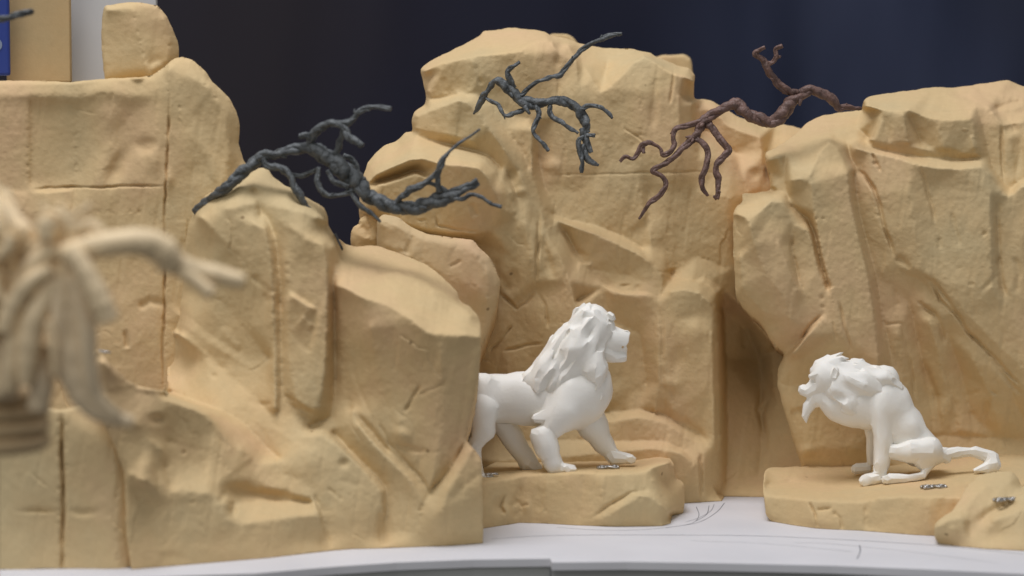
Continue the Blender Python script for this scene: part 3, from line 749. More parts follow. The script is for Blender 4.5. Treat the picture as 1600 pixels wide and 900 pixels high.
    L = [
        # cap: front edge of the lit top
        [(662, 112, -14), (688, 99, -8), (716, 93, -2), (745, 87, 2), (780, 84, 2), (816, 79, 0), (824, 70, -14), (842, 64, -20), (858, 62, -24)],
        [(668, 140, -14), (672, 150, -14)], [(690, 108, -6), (692, 145, -10)], [(738, 96, 4), (746, 120, 4), (742, 135, 2), (728, 150, 0)],
        [(822, 84, 0), (824, 140, -4)], [(862, 66, -18), (870, 80, -14), (872, 140, -14)],
        # second block under the cap
        [(668, 156, -16), (690, 154, -12), (712, 148, -8)],
        [(650, 182, 2), (668, 174, 10), (692, 166, 20), (716, 156, 26), (730, 160, 24), (740, 170, 22)],
        [(650, 200, 4), (700, 210, 22), (738, 220, 22)],
        [(744, 172, 22), (764, 200, 24), (790, 236, 24), (812, 272, 22), (828, 312, 22), (838, 340, 22)],
        [(766, 162, 0), (790, 200, 4), (818, 240, 6), (826, 262, 6)],
        [(750, 150, -2), (800, 180, -4), (826, 186, -6)],
        # boulder H: back of the lit top, lip, wedge cut, bottom
        [(650, 212, 2), (676, 220, 6), (710, 228, 8), (748, 238, 10), (766, 246, 10), (782, 262, 14)],
        [(568, 292, 44), (590, 272, 60), (612, 262, 66), (640, 250, 72), (662, 248, 72), (690, 256, 74), (720, 258, 76), (748, 262, 74), (762, 276, 70), (772, 300, 64), (786, 330, 52)],
        [(592, 284, 36), (620, 276, 38), (648, 266, 42), (664, 272, 52)],
        [(592, 290, 60), (622, 281, 64), (650, 271, 66), (668, 280, 68)],
        [(582, 322, 54), (610, 338, 56), (640, 352, 58), (670, 360, 58), (700, 364, 56), (740, 366, 50), (768, 360, 44)],
        [(600, 350, 26), (640, 366, 24), (700, 376, 20), (748, 380, 18)],
        [(800, 300, 36), (806, 340, 34), (800, 400, 30), (790, 440, 24)],
        # drapes right of H
        [(790, 262, 20), (806, 300, 22), (820, 350, 34), (828, 400, 34), (832, 440, 26)],
        [(838, 450, 18), (800, 480, 14), (770, 450, 10)],
        [(846, 330, 20), (856, 370, 26), (874, 400, 28), (890, 440, 28), (900, 480, 26), (906, 540, 22)],
        [(832, 200, 8), (831, 240, 8), (833, 280, 10), (846, 320, 14), (864, 360, 16)],
        [(840, 206, -14), (842, 250, -16), (850, 290, -14), (872, 330, -10)],
        [(880, 180, -10), (884, 260, -10), (900, 300, -14)],
        [(920, 150, -12), (924, 200, -12), (960, 250, -12)],
        # scoop at the top right
        [(905, 80, -60), (912, 104, -30), (926, 125, -16), (938, 146, -10), (948, 140, -10), (972, 118, -14), (990, 98, -20), (1006, 88, -24), (1022, 96, -20), (1038, 108, -18), (1054, 116, -16), (1070, 120, -18), (1084, 128, -24)],
        [(950, 96, -66), (944, 122, -36)],
        [(888, 72, -34), (900, 96, -20), (904, 140, -12)],
        [(1000, 140, -10), (1000, 260, -8)], [(1060, 150, -14), (1062, 250, -10)], [(1082, 160, -30), (1083, 200, -34), (1090, 250, -30)],
        # ledges in the middle of the face
        [(864, 334, -6), (890, 344, -8), (930, 352, -10), (970, 368, -12), (1004, 388, -12)],
        [(870, 345, 8), (896, 354, 12), (930, 366, 14), (966, 382, 14), (1000, 398, 14), (1014, 410, 12)],
        [(884, 362, -2), (900, 392, -2), (920, 402, 6)],
        [(920, 420, 4), (980, 430, 4), (1008, 440, 10)],
        [(985, 272, -8), (1000, 298, -8), (1006, 340, -8)], [(1012, 300, -16), (1014, 350, -14), (1018, 385, -8)],
        [(1040, 300, -14), (1042, 400, -16), (1050, 430, -18)],
        [(1018, 410, 8), (1034, 430, 8), (1036, 460, 12)],
        [(900, 470, 6), (940, 450, 4), (960, 460, 12), (1000, 466, 14), (1028, 472, 18)],
        [(950, 500, 0), (1000, 520, 2), (1010, 600, -2)],
        [(1026, 490, 18), (1032, 540, 20), (1030, 600, 18), (1022, 650, 14)],
        # right lower block
        [(1046, 440, -8), (1080, 436, -10), (1106, 444, -16)],
        [(1046, 456, 20), (1070, 452, 24), (1092, 458, 24), (1108, 472, 20), (1116, 490, 16)],
        [(1050, 500, 20), (1052, 640, 14)], [(1112, 520, 22), (1114, 600, 20), (1116, 690, 16), (1118, 780, 'g')],
        [(1118, 478, 8), (1122, 520, 4), (1124, 600, 0), (1126, 700, -2)],
        [(1086, 300, -24), (1140, 310, -30)], [(1090, 400, -26), (1140, 420, -34)],
        # recess wall
        [(1130, 480, -80), (1134, 560, -100), (1136, 700, -84), (1134, 765, -50)], [(1165, 510, -100), (1186, 560, -140), (1190, 640, -130), (1188, 740, -80)],
        [(1204, 550, -110), (1214, 640, -110), (1230, 755, -56)],
        [(1130, 452, -30), (1156, 476, -50), (1200, 530, -60)],
        # pieces behind on the right
        [(1090, 170, -90), (1116, 172, -84), (1136, 196, -80), (1160, 206, -78), (1188, 214, -80), (1192, 240, -78), (1194, 290, -70)],
        [(1092, 220, -62), (1112, 226, -52), (1140, 250, -50), (1160, 284, -50), (1170, 300, -50)],
        [(1100, 204, -90), (1120, 216, -84), (1150, 240, -84)],
        [(1196, 236, -110), (1240, 226, -120)],
        # steps at the foot
        [(780, 640, 0), (860, 640, 0), (950, 644, 4), (1000, 640, 4), (1040, 648, 4), (1090, 680, 4)],
        [(780, 668, 20), (860, 664, 22), (950, 660, 26), (1000, 652, 28), (1040, 662, 26), (1084, 692, 20)],
        [(780, 690, 26), (900, 688, 30), (980, 690, 30), (1040, 690, 30), (1070, 704, 26)],
        [(780, 720, 60), (900, 712, 62), (960, 706, 60), (1020, 700, 54), (1064, 708, 48), (1086, 730, 40), (1092, 748, 34), (1094, 785, 30)],
        [(760, 780, 60), (900, 782, 62), (1050, 785, 40)],
    ]
    Ft = [('g', [(850, 273), (920, 273), (960, 272), (1000, 270), (1040, 270), (1085, 268), (1145, 270)], 1.3, 1.8), ('g', [(1021, 118), (1022, 150), (1021, 205)], 5, 6),
          ('g', [(1053, 104), (1052, 128), (1047, 165)], 1.6, 5), ('g', [(680, 328), (684, 352), (716, 358), (750, 362)], 1.5, 5), ('b', 660, 343, 6, 2, 0, -5),
          ('g', [(743, 100), (752, 135)], 3, 4), ('g', [(692, 120), (698, 148)], 4, 3), ('b', 870, 97, 6, 10, 0, -4), ('g', [(873, 125), (872, 165)], 2, 3),
          ('g', [(842, 335), (841, 380), (838, 420), (839, 452)], 2.6, 11), ('g', [(839, 452), (822, 472), (808, 482), (795, 470), (778, 455)], 2.2, 8),
          ('g', [(839, 454), (852, 478), (858, 515)], 2.2, 6), ('g', [(802, 508), (785, 530), (764, 550)], 2.0, 7), ('g', [(785, 550), (820, 540), (850, 535)], 2.0, 5),
          ('g', [(775, 270), (792, 300), (804, 330)], 3, 6), ('b', 800, 275, 9, 14, 30, -8), ('b', 812, 300, 10, 6, 0, 6), ('b', 812, 400, 14, 34, 12, -7), ('b', 800, 440, 14, 18, 0, -10),
          ('g', [(768, 400), (780, 430), (800, 455)], 5, 7), ('b', 852, 400, 8, 28, -20, -9), ('g', [(870, 345), (884, 370), (898, 395), (918, 404)], 5, 7),
          ('s', [(902, 410), (926, 412)], 5, 10), ('s', [(928, 436), (950, 448), (975, 456), (1010, 460), (1030, 466)], 8, 24, 2.5), ('b', 995, 450, 5, 4, 0, -5), ('b', 975, 446, 8, 3, 0, -4),
          ('g', [(1028, 480), (1036, 510), (1034, 560), (1038, 620)], 3, 6), ('g', [(1046, 420), (1050, 440)], 6, 9), ('b', 985, 560, 20, 46, 0, -7), ('b', 965, 620, 16, 22, 0, 6),
          ('s', [(1078, 446), (1100, 436), (1112, 444), (1130, 462)], 10, 14, 3), ('g', [(1120, 455), (1150, 480)], 5, 8), ('b', 1022, 362, 18, 22, 0, 5), ('b', 1044, 360, 4, 5, 0, -4),
          ('g', [(1108, 500), (1112, 560), (1108, 620)], 3, 3), ('b', 1060, 560, 10, 20, 0, -5), ('b', 1085, 520, 16, 20, 20, 5), ('b', 1050, 600, 12, 10, 0, 5), ('g', [(1060, 650), (1085, 670), (1110, 700)], 4, 5),
          ('g', [(1190, 600), (1186, 640), (1196, 680), (1194, 720)], 3, 6), ('g', [(1200, 620), (1192, 650), (1190, 690)], 3, 6), ('g', [(1158, 500), (1164, 545)], 3, 7), ('s', [(1165, 500), (1190, 520), (1205, 545)], -14, 20, 3),
          ('g', [(1095, 706), (1096, 740), (1096, 780)], 2.6, 14), ('b', 1176, 272, 10, 10, 0, -8), ('b', 1072, 155, 8, 8, 0, -5), ('g', [(900, 350), (925, 402)], 2, 0),
          ('b', 850, 235, 12, 40, 10, -5), ('b', 862, 258, 14, 10, 0, 5), ('g', [(1083, 165), (1085, 205), (1094, 250)], 3, 6), ('g', [(1000, 205), (996, 240)], 8, 4), ('g', [(940, 640), (960, 655), (985, 640)], 3, 3),
          ('b', 760, 330, 20, 30, 0, -4), ('g', [(735, 318), (745, 338)], 4, 4), ('b', 618, 232, 16, 6, -30, -7), ('g', [(742, 168), (766, 200), (796, 240), (818, 280)], 3, 2)]
    o = rock('foam_cliff', 1.35, O, L, Ft, seed=51, gfac=0.9, thick=0.06, soft=1.4, facet=(0.9, 60), gain=1.6, nz=(1.5, 1.1, 0.7), step=1.6, relax=10, R=8, shrink=0.12)
    tag(o, 'tall central foam cliff behind the standing lion with flat lit cap and draped folds', 'model rock', 'carved foam rocks')
    # small pieces just showing behind the central cliff
    o = rock('foam_offcut', 1.50, [(1018, 92, 0), (1034, 86, 0), (1070, 85, 0), (1080, 92, 0), (1082, 115, 0), (1082, 150, 0), (1018, 150, 0)], [], [], seed=61, R=7, thick=0.03, nz=(1, .5, .3))
    tag(o, 'small foam offcut peeping over the right end of the central cliff', 'model rock', 'carved foam rocks')
    o = rock('foam_offcut', 1.50, [(852, 60, 0), (862, 52, 0), (888, 53, 0), (896, 58, 0), (902, 66, 0), (910, 90, 0), (852, 90, 0)], [], [], seed=62, R=6, thick=0.03, nz=(1, .5, .3))
    tag(o, 'tiny foam offcut peeping over the middle of the central cliff top', 'model rock', 'carved foam rocks')
    # --- right cliff
    O = [(1145, 334, 30), (1150, 322, 24), (1161, 315, 16), (1159, 302, 0), (1178, 302, -4), (1198, 299, -6), (1204, 297, -20), (1202, 270, -20), (1196, 250, -20), (1195, 239, -22), (1212, 230, -34), (1232, 218, -46), (1247, 206, -60), (1262, 190, -74),
         (1285, 180, -86), (1310, 176, -94), (1347, 171, -98), (1349, 156, -50), (1358, 150, -66), (1400, 144, -84), (1460, 136, -104), (1488, 137, -108), (1520, 133, -112), (1575, 125, -120),
         (1598, 134, -122), (1660, 150, -120), (1660, 781, 'g'), (1500, 781, 'g'), (1258, 781, 'g'), (1250, 720, 0), (1240, 690, 0), (1226, 645, 4), (1214, 600, 6), (1216, 575, 6), (1226, 552, 10),
         (1212, 540, 16), (1200, 526, 20), (1194, 512, 20), (1186, 502, 22), (1172, 492, 24), (1156, 474, 28), (1149, 462, 30), (1146, 400, 32)]
    L = [
        [(1150, 334, 44), (1163, 338, 54), (1170, 346, 58), (1188, 330, 50), (1204, 314, 42), (1222, 316, 36), (1232, 330, 34)],
        [(1172, 352, 60), (1178, 380, 58), (1196, 426, 54), (1224, 462, 50), (1236, 500, 44)],
        [(1156, 400, 46), (1160, 450, 44), (1196, 490, 38)],
        [(1200, 340, 46), (1216, 380, 50), (1232, 420, 50), (1246, 456, 46)],
        [(1236, 348, 34), (1238, 380, 30), (1244, 420, 30), (1256, 456, 36)],
        [(1246, 352, 34), (1262, 360, 34), (1270, 384, 32), (1280, 420, 32), (1290, 456, 32)],
        [(1236, 322, 10), (1262, 342, 10), (1274, 366, 12), (1284, 410, 14), (1296, 448, 22)],
        # thin column left of the tall one
        [(1202, 250, -2), (1216, 246, 4), (1228, 240, -4), (1226, 280, 2), (1232, 310, 8)], [(1206, 290, 0), (1222, 300, 4)],
        # tall column
        [(1234, 272, 20), (1240, 262, 18), (1252, 246, 4), (1268, 228, -14), (1286, 216, -22)],
        [(1236, 282, 26), (1252, 280, 32), (1266, 274, 34), (1272, 258, 22), (1282, 236, 8), (1296, 222, 0), (1308, 232, 2), (1320, 256, 8)],
        [(1268, 286, 36), (1272, 330, 34), (1284, 400, 34), (1300, 460, 34), (1312, 520, 32)],
        [(1324, 270, 22), (1330, 320, 24), (1342, 372, 26), (1356, 430, 26), (1366, 500, 24), (1372, 560, 22), (1376, 640, 16)],
        [(1334, 270, -14), (1341, 330, -12), (1354, 380, -12), (1368, 430, -12), (1378, 490, -14), (1392, 560, -16), (1400, 640, -16)],
        [(1302, 212, -34), (1324, 224, -26), (1330, 250, -20), (1338, 262, -18)], [(1262, 204, -56), (1300, 196, -60), (1340, 200, -50), (1358, 216, -44)],
        # cap block: front lip, faces, bottom
        [(1352, 166, -18), (1380, 172, -12), (1408, 173, -10), (1420, 172, -10), (1440, 180, -14), (1460, 186, -10), (1490, 188, -8), (1516, 186, -12), (1512, 172, -36), (1498, 158, -62), (1478, 148, -80)],
        [(1360, 218, -14), (1390, 224, -12), (1420, 228, -14), (1460, 236, -18), (1500, 238, -14), (1528, 240, -16)],
        [(1412, 180, -6), (1418, 222, -8)], [(1422, 182, -20), (1440, 222, -26)], [(1464, 192, -10), (1476, 232, -10)], [(1520, 194, -14), (1526, 230, -14)],
        [(1524, 166, -40), (1534, 190, -36), (1544, 236, -34), (1550, 258, -32)],
        [(1496, 144, -96), (1524, 158, -62), (1545, 168, -44), (1566, 196, -34), (1600, 190, -36)],
        [(1560, 150, -84), (1600, 156, -84)], [(1560, 176, -60), (1600, 176, -64)],
        # ledge below the cap
        [(1340, 226, -20), (1360, 230, -19), (1400, 240, -18), (1440, 246, -20), (1500, 250, -22), (1536, 248, -24)],
        [(1338, 232, -8), (1360, 238, -6), (1400, 246, -2), (1428, 256, 6), (1460, 262, 8), (1500, 264, 8), (1534, 260, 8), (1546, 272, 6), (1556, 290, 4), (1574, 308, 0), (1582, 304, 0), (1594, 292, 2), (1620, 288, 2)],
        [(1550, 262, -30), (1566, 282, -26), (1578, 296, -26), (1600, 278, -26)],
        [(1360, 300, -4), (1380, 360, -2), (1404, 404, -4)], [(1420, 300, 6), (1430, 360, 6), (1440, 420, 4)],
        [(1455, 290, -2), (1462, 350, 0), (1470, 400, 2)], [(1546, 300, 10), (1548, 380, 12), (1550, 450, 10)], [(1560, 320, -2), (1562, 400, -2), (1570, 480, 2)],
        [(1400, 420, -8), (1440, 440, -7), (1480, 490, -7), (1520, 530, -10), (1580, 590, -13), (1640, 640, -15)],
        [(1430, 420, 2), (1470, 440, 4), (1510, 490, 2), (1560, 540, -2), (1620, 590, -6)],
        [(1402, 520, -10), (1412, 580, -22), (1424, 640, -40), (1430, 680, -48)], [(1420, 470, -18), (1436, 540, -30), (1452, 620, -54), (1460, 676, -60)], [(1452, 500, -6), (1468, 560, -20), (1484, 620, -42), (1500, 672, -58)], [(1480, 520, -18), (1500, 580, -38), (1520, 650, -66)], [(1520, 560, -12), (1544, 610, -26), (1560, 660, -56)], [(1430, 684, -62), (1480, 680, -66), (1560, 684, -74), (1650, 690, -76)],
        [(1580, 610, -24), (1600, 660, -60)],
        [(1250, 560, 20), (1290, 600, 16), (1330, 640, 12), (1350, 700, 8)], [(1244, 640, 16), (1260, 700, 12)],
        [(1226, 560, 14), (1250, 532, 24), (1268, 512, 30), (1290, 486, 32)],
        [(1240, 552, 34), (1262, 524, 40), (1284, 498, 36)],
    ]
    Ft = [('g', [(1232, 322), (1248, 338), (1262, 350), (1270, 368), (1276, 400), (1286, 440)], 2.2, 7), ('g', [(1236, 366), (1238, 400), (1246, 430), (1250, 452)], 2.6, 8),
          ('g', [(1329, 262), (1334, 320), (1346, 370), (1358, 420), (1372, 480), (1384, 560)], 2.6, 9), ('g', [(1334, 262), (1350, 272), (1366, 295), (1375, 320), (1384, 360), (1398, 402)], 2.8, 10),
          ('g', [(1398, 402), (1416, 412), (1424, 420)], 4, 7), ('g', [(1362, 238), (1370, 254), (1376, 268)], 2, 6), ('b', 1368, 255, 4, 3, 0, -8),
          ('g', [(1436, 262), (1446, 285), (1456, 320), (1460, 350)], 2.6, 5), ('g', [(1486, 330), (1492, 360), (1502, 390)], 3, 2.5), ('g', [(1466, 370), (1470, 390)], 3, 3),
          ('g', [(1556, 300), (1558, 360), (1560, 420), (1566, 450), (1580, 470)], 3, 6), ('g', [(1584, 400), (1592, 430), (1590, 460)], 4, 5),
          ('g', [(1438, 428), (1456, 440), (1470, 470), (1492, 490), (1512, 520), (1530, 535), (1562, 568), (1600, 610)], 2.3, 8), ('g', [(1452, 430), (1480, 468), (1508, 508)], 2.5, 5),
          ('g', [(1436, 474), (1460, 490), (1470, 512), (1476, 540)], 3, 7), ('b', 1438, 474, 4, 3, 0, -8), ('b', 1452, 490, 18, 10, 20, -7),
          ('g', [(1376, 508), (1408, 506), (1416, 540), (1424, 580), (1432, 630)], 2.6, 6), ('g', [(1544, 400), (1556, 430), (1530, 460)], 3, 3), ('g', [(1399, 450), (1404, 480)], 3, 4),
          ('g', [(1500, 620), (1530, 612)], 3, 3), ('b', 1552, 612, 6, 3, 30, -8), ('g', [(1516, 640), (1520, 670), (1512, 700)], 3, 3), ('b', 1540, 640, 5, 16, 10, -6), ('g', [(1550, 560), (1580, 600), (1600, 620)], 3, 5),
          ('g', [(1312, 470), (1320, 510), (1332, 550)], 2.0, 7), ('g', [(1285, 490), (1262, 515), (1242, 545)], 1.8, 6), ('g', [(1302, 500), (1306, 530)], 2, 3), ('g', [(1290, 440), (1300, 452)], 4, 5), ('b', 1284, 465, 4, 3, 0, -5), ('b', 1285, 478, 3, 3, 0, -5),
          ('b', 1276, 341, 2, 2, 0, -5), ('b', 1286, 341, 2, 2, 0, -5), ('b', 1538, 364, 4, 4, 0, -7), ('b', 1517, 445, 5, 3, 0, -5), ('b', 1561, 406, 2.5, 5, 0, -7), ('b', 1432, 176, 16, 3, 0, 0),
          ('g', [(1564, 190), (1566, 230), (1568, 290)], 2.4, 6), ('g', [(1526, 136), (1545, 156), (1562, 172)], 4, 5), ('g', [(1550, 172), (1580, 160), (1600, 158)], 3, 5), ('s', [(1545, 178), (1570, 170), (1600, 166)], 6, 10), ('b', 1580, 200, 12, 10, 0, -8), ('b', 1590, 240, 8, 30, 0, -5),
          ('b', 1508, 202, 4, 2, 0, 5), ('g', [(1516, 210), (1522, 235)], 3, -4), ('g', [(1380, 176), (1386, 210), (1392, 224)], 5, 3), ('b', 1300, 216, 4, 3, 0, -3), ('g', [(1240, 440), (1268, 452)], 3, 0),
          ('g', [(1212, 690), (1245, 640)], 1, 0), ('s', [(1232, 640), (1260, 636)], -5, 20, 3), ('b', 1262, 705, 14, 8, 0, 4), ('g', [(1470, 560), (1490, 620), (1496, 680)], 5, 6), ('g', [(1440, 560), (1462, 620), (1470, 680)], 4, 6)]
    o = rock('foam_cliff', 1.34, O, L, Ft, seed=71, thick=0.10, soft=1.4, facet=(0.7, 55), gain=1.55, nz=(1.6, 1.0, 0.6), step=1.6, relax=8, R=8, shrink=0.10)
    tag(o, 'broad foam cliff at the right with pointed column and slanting block cap', 'model rock', 'carved foam rocks')
    # --- ledge under the standing lion
    O = [(740, 742, 'h26'), (752, 733, 'h26'), (775, 722, 'h26'), (800, 714, 'h26'), (850, 704, 'h26'), (930, 696, 'h26'), (1000, 697, 'h27'), (1030, 708, 'h27'), (1050, 718, 'h27'), (1053, 725, 'v-10'), (1055, 748, 'v-10'),
         (1066, 752, 'v-4'), (1070, 757, 'v-2'), (1069, 790, 'v-2'), (1067, 802, 'g'), (1050, 806, 'g'), (1048, 818, 'g'), (1035, 822, 'g'), (960, 823, 'g'), (900, 821, 'g'), (850, 818, 'g'), (812, 817, 'g'), (755, 826, 'g'), (740, 827, 'g')]
    L = [[(744, 758, 'v-6'), (760, 753, 'v-6'), (780, 750, 'v-4'), (800, 747, 'v-4'), (822, 741, 'v-2'), (860, 739, 'v-2'), (910, 738, 'v-2'), (960, 739, 'v-4'), (985, 740, 'v-10')],
         [(985, 740, 'v-10'), (1002, 737, 'v-18'), (1022, 728, 'v-24'), (1046, 722, 'v-24')],
         [(800, 730, 'h26'), (860, 722, 'h26'), (940, 716, 'h26'), (1000, 716, 'h27')], [(990, 728, 'h28'), (1015, 716, 'h28')],
         [(812, 762, 'v0'), (811, 812, 'v2')], [(850, 756, 'v6'), (850, 812, 'v4')], [(940, 756, 'v6'), (940, 790, 'v4')],
         [(928, 808, 'v4'), (958, 788, 'v2'), (990, 768, 'v2'), (1010, 766, 'v-6')],
         [(940, 812, 'v8'), (966, 796, 'v12'), (992, 780, 'v14'), (1012, 776, 'v12'), (1026, 780, 'v8'), (1034, 790, 'v8'), (1044, 800, 'v8')],
         [(1020, 750, 'v-16'), (1030, 770, 'v-18'), (1042, 785, 'v-14')]]
    Ft = [('g', [(812, 765), (808, 780), (800, 790), (806, 812)], 3, 5), ('b', 795, 800, 10, 12, 0, 5), ('b', 824, 790, 6, 12, 0, 4), ('b', 780, 790, 8, 10, 20, -4), ('g', [(790, 772), (782, 792), (790, 805)], 2.5, 5), ('g', [(800, 775), (815, 790), (828, 786)], 2.5, 4),
          ('g', [(925, 808), (960, 785), (988, 769), (1004, 768)], 2.2, 5), ('g', [(838, 758), (842, 770), (845, 800)], 5, 2), ('b', 1000, 775, 10, 3, 0, 4)]
    o = rock('foam_ledge', 1.275, O, L, Ft, seed=81, thick=0.0, soft=1.8, R=5, shrink=0.0, nz=(1.2, 0.9, 0.5), facet=(0.8, 40), step=1.6, foot=8)
    tag(o, 'low foam ledge carrying the standing lion', 'model rock', 'carved foam ledges')
    # --- ledge under the sitting lion
    O = [(1194, 740, 'h22'), (1200, 731, 'h22'), (1235, 729, 'h22'), (1290, 727, 'h22'), (1340, 722, 'h23'), (1400, 708, 'h25'), (1470, 696, 'h27'), (1540, 690, 'h28'), (1660, 686, 'h28'), (1660, 846, 'g'), (1560, 842, 'g'), (1470, 838, 'g'), (1428, 836, 'g'),
         (1340, 829, 'g'), (1312, 828, 'g'), (1276, 826, 'g'), (1240, 821, 'g'), (1206, 815, 'g'), (1197, 806, 'v0'), (1193, 778, 'v0'), (1192, 760, 'h18')]
    L = [[(1197, 774, 'v-2'), (1220, 776, 'v-2'), (1250, 779, 'v-2'), (1268, 782, 'v0'), (1290, 781, 'v-6'), (1340, 784, 'v-4'), (1354, 783, 'v-8'), (1372, 777, 'v-4'), (1420, 774, 'v-4'), (1470, 775, 'v0'), (1520, 778, 'v0'), (1640, 786, 'v0')],
         [(1198, 757, 'h17'), (1230, 754, 'h16.5'), (1300, 755, 'h16.5'), (1360, 758, 'h17.5'), (1400, 762, 'h18.5'), (1450, 762, 'h20'), (1520, 756, 'h22')],
         [(1210, 742, 'h20'), (1260, 743, 'h18'), (1310, 744, 'h18'), (1350, 744, 'h19'), (1420, 736, 'h21'), (1520, 724, 'h24')],
         [(1268, 790, 'v3'), (1276, 820, 'v6')], [(1280, 794, 'v-4'), (1300, 794, 'v-2'), (1313, 822, 'v2')], [(1354, 792, 'v-4'), (1357, 824, 'v-2')], [(1450, 790, 'v4'), (1454, 830, 'v2')], [(1210, 790, 'v2'), (1212, 810, 'v2')]]
    Ft = [('g', [(1266, 782), (1272, 800), (1278, 828)], 2.2, 7), ('g', [(1300, 796), (1312, 808), (1316, 830)], 2.2, 5), ('g', [(1354, 782), (1353, 800), (1354, 828)], 3, 3), ('g', [(1276, 796), (1300, 792)], 2, 4),
          ('g', [(1195, 757), (1220, 754), (1250, 752)], 2.5, 4)]
    o = rock('foam_ledge', 1.275, O, L, Ft, seed=91, thick=0.0, soft=2.0, R=5, shrink=0.0, nz=(1.1, 0.7, 0.6), facet=(0.8, 50), step=1.7, foot=8)
    tag(o, 'low wide foam ledge carrying the sitting lion', 'model rock', 'carved foam ledges')
    # --- small rock at right front
    O = [(1460, 826, 10), (1462, 815, 6), (1475, 806, 0), (1488, 798, -8), (1500, 780, -30), (1512, 758, -60), (1530, 742, -90), (1560, 737, -96), (1582, 736, -96), (1592, 748, -90), (1596, 762, -80), (1640, 748, -70), (1660, 780, -40),
         (1660, 866, 'g'), (1600, 861, 'g'), (1540, 858, 'g'), (1500, 854, 'g'), (1466, 849, 'g'), (1460, 840, 14)]
    L = [[(1466, 822, 22), (1480, 812, 20), (1500, 808, 16), (1506, 812, 18), (1508, 850, 18)], [(1506, 800, 2), (1520, 778, -14), (1540, 760, -36), (1580, 752, -60)], [(1520, 808, 4), (1545, 790, -6), (1570, 778, -22), (1590, 770, -40)],
         [(1530, 814, 0), (1550, 800, -8), (1572, 790, -20), (1580, 784, -24)], [(1552, 812, 24), (1575, 804, 24), (1600, 798, 22), (1650, 796, 22)], [(1545, 822, 20), (1548, 850, 22)], [(1585, 782, 0), (1610, 766, -16), (1650, 760, -20)]]
    o = rock('foam_rock', 1.205, O, L, [('g', [(1512, 812), (1518, 840), (1522, 856)], 4, 4), ('b', 1490, 830, 8, 8, 0, 3)], seed=101, thick=0.03, soft=2.4, R=7, shrink=0.05, nz=(1, .7, .7), facet=(1.5, 40), mat=FOAM_FRONT, step=1.7)
    tag(o, 'small pointed foam rock at the lower right corner of the ledge', 'model rock', 'carved foam rocks')
build_rocks()

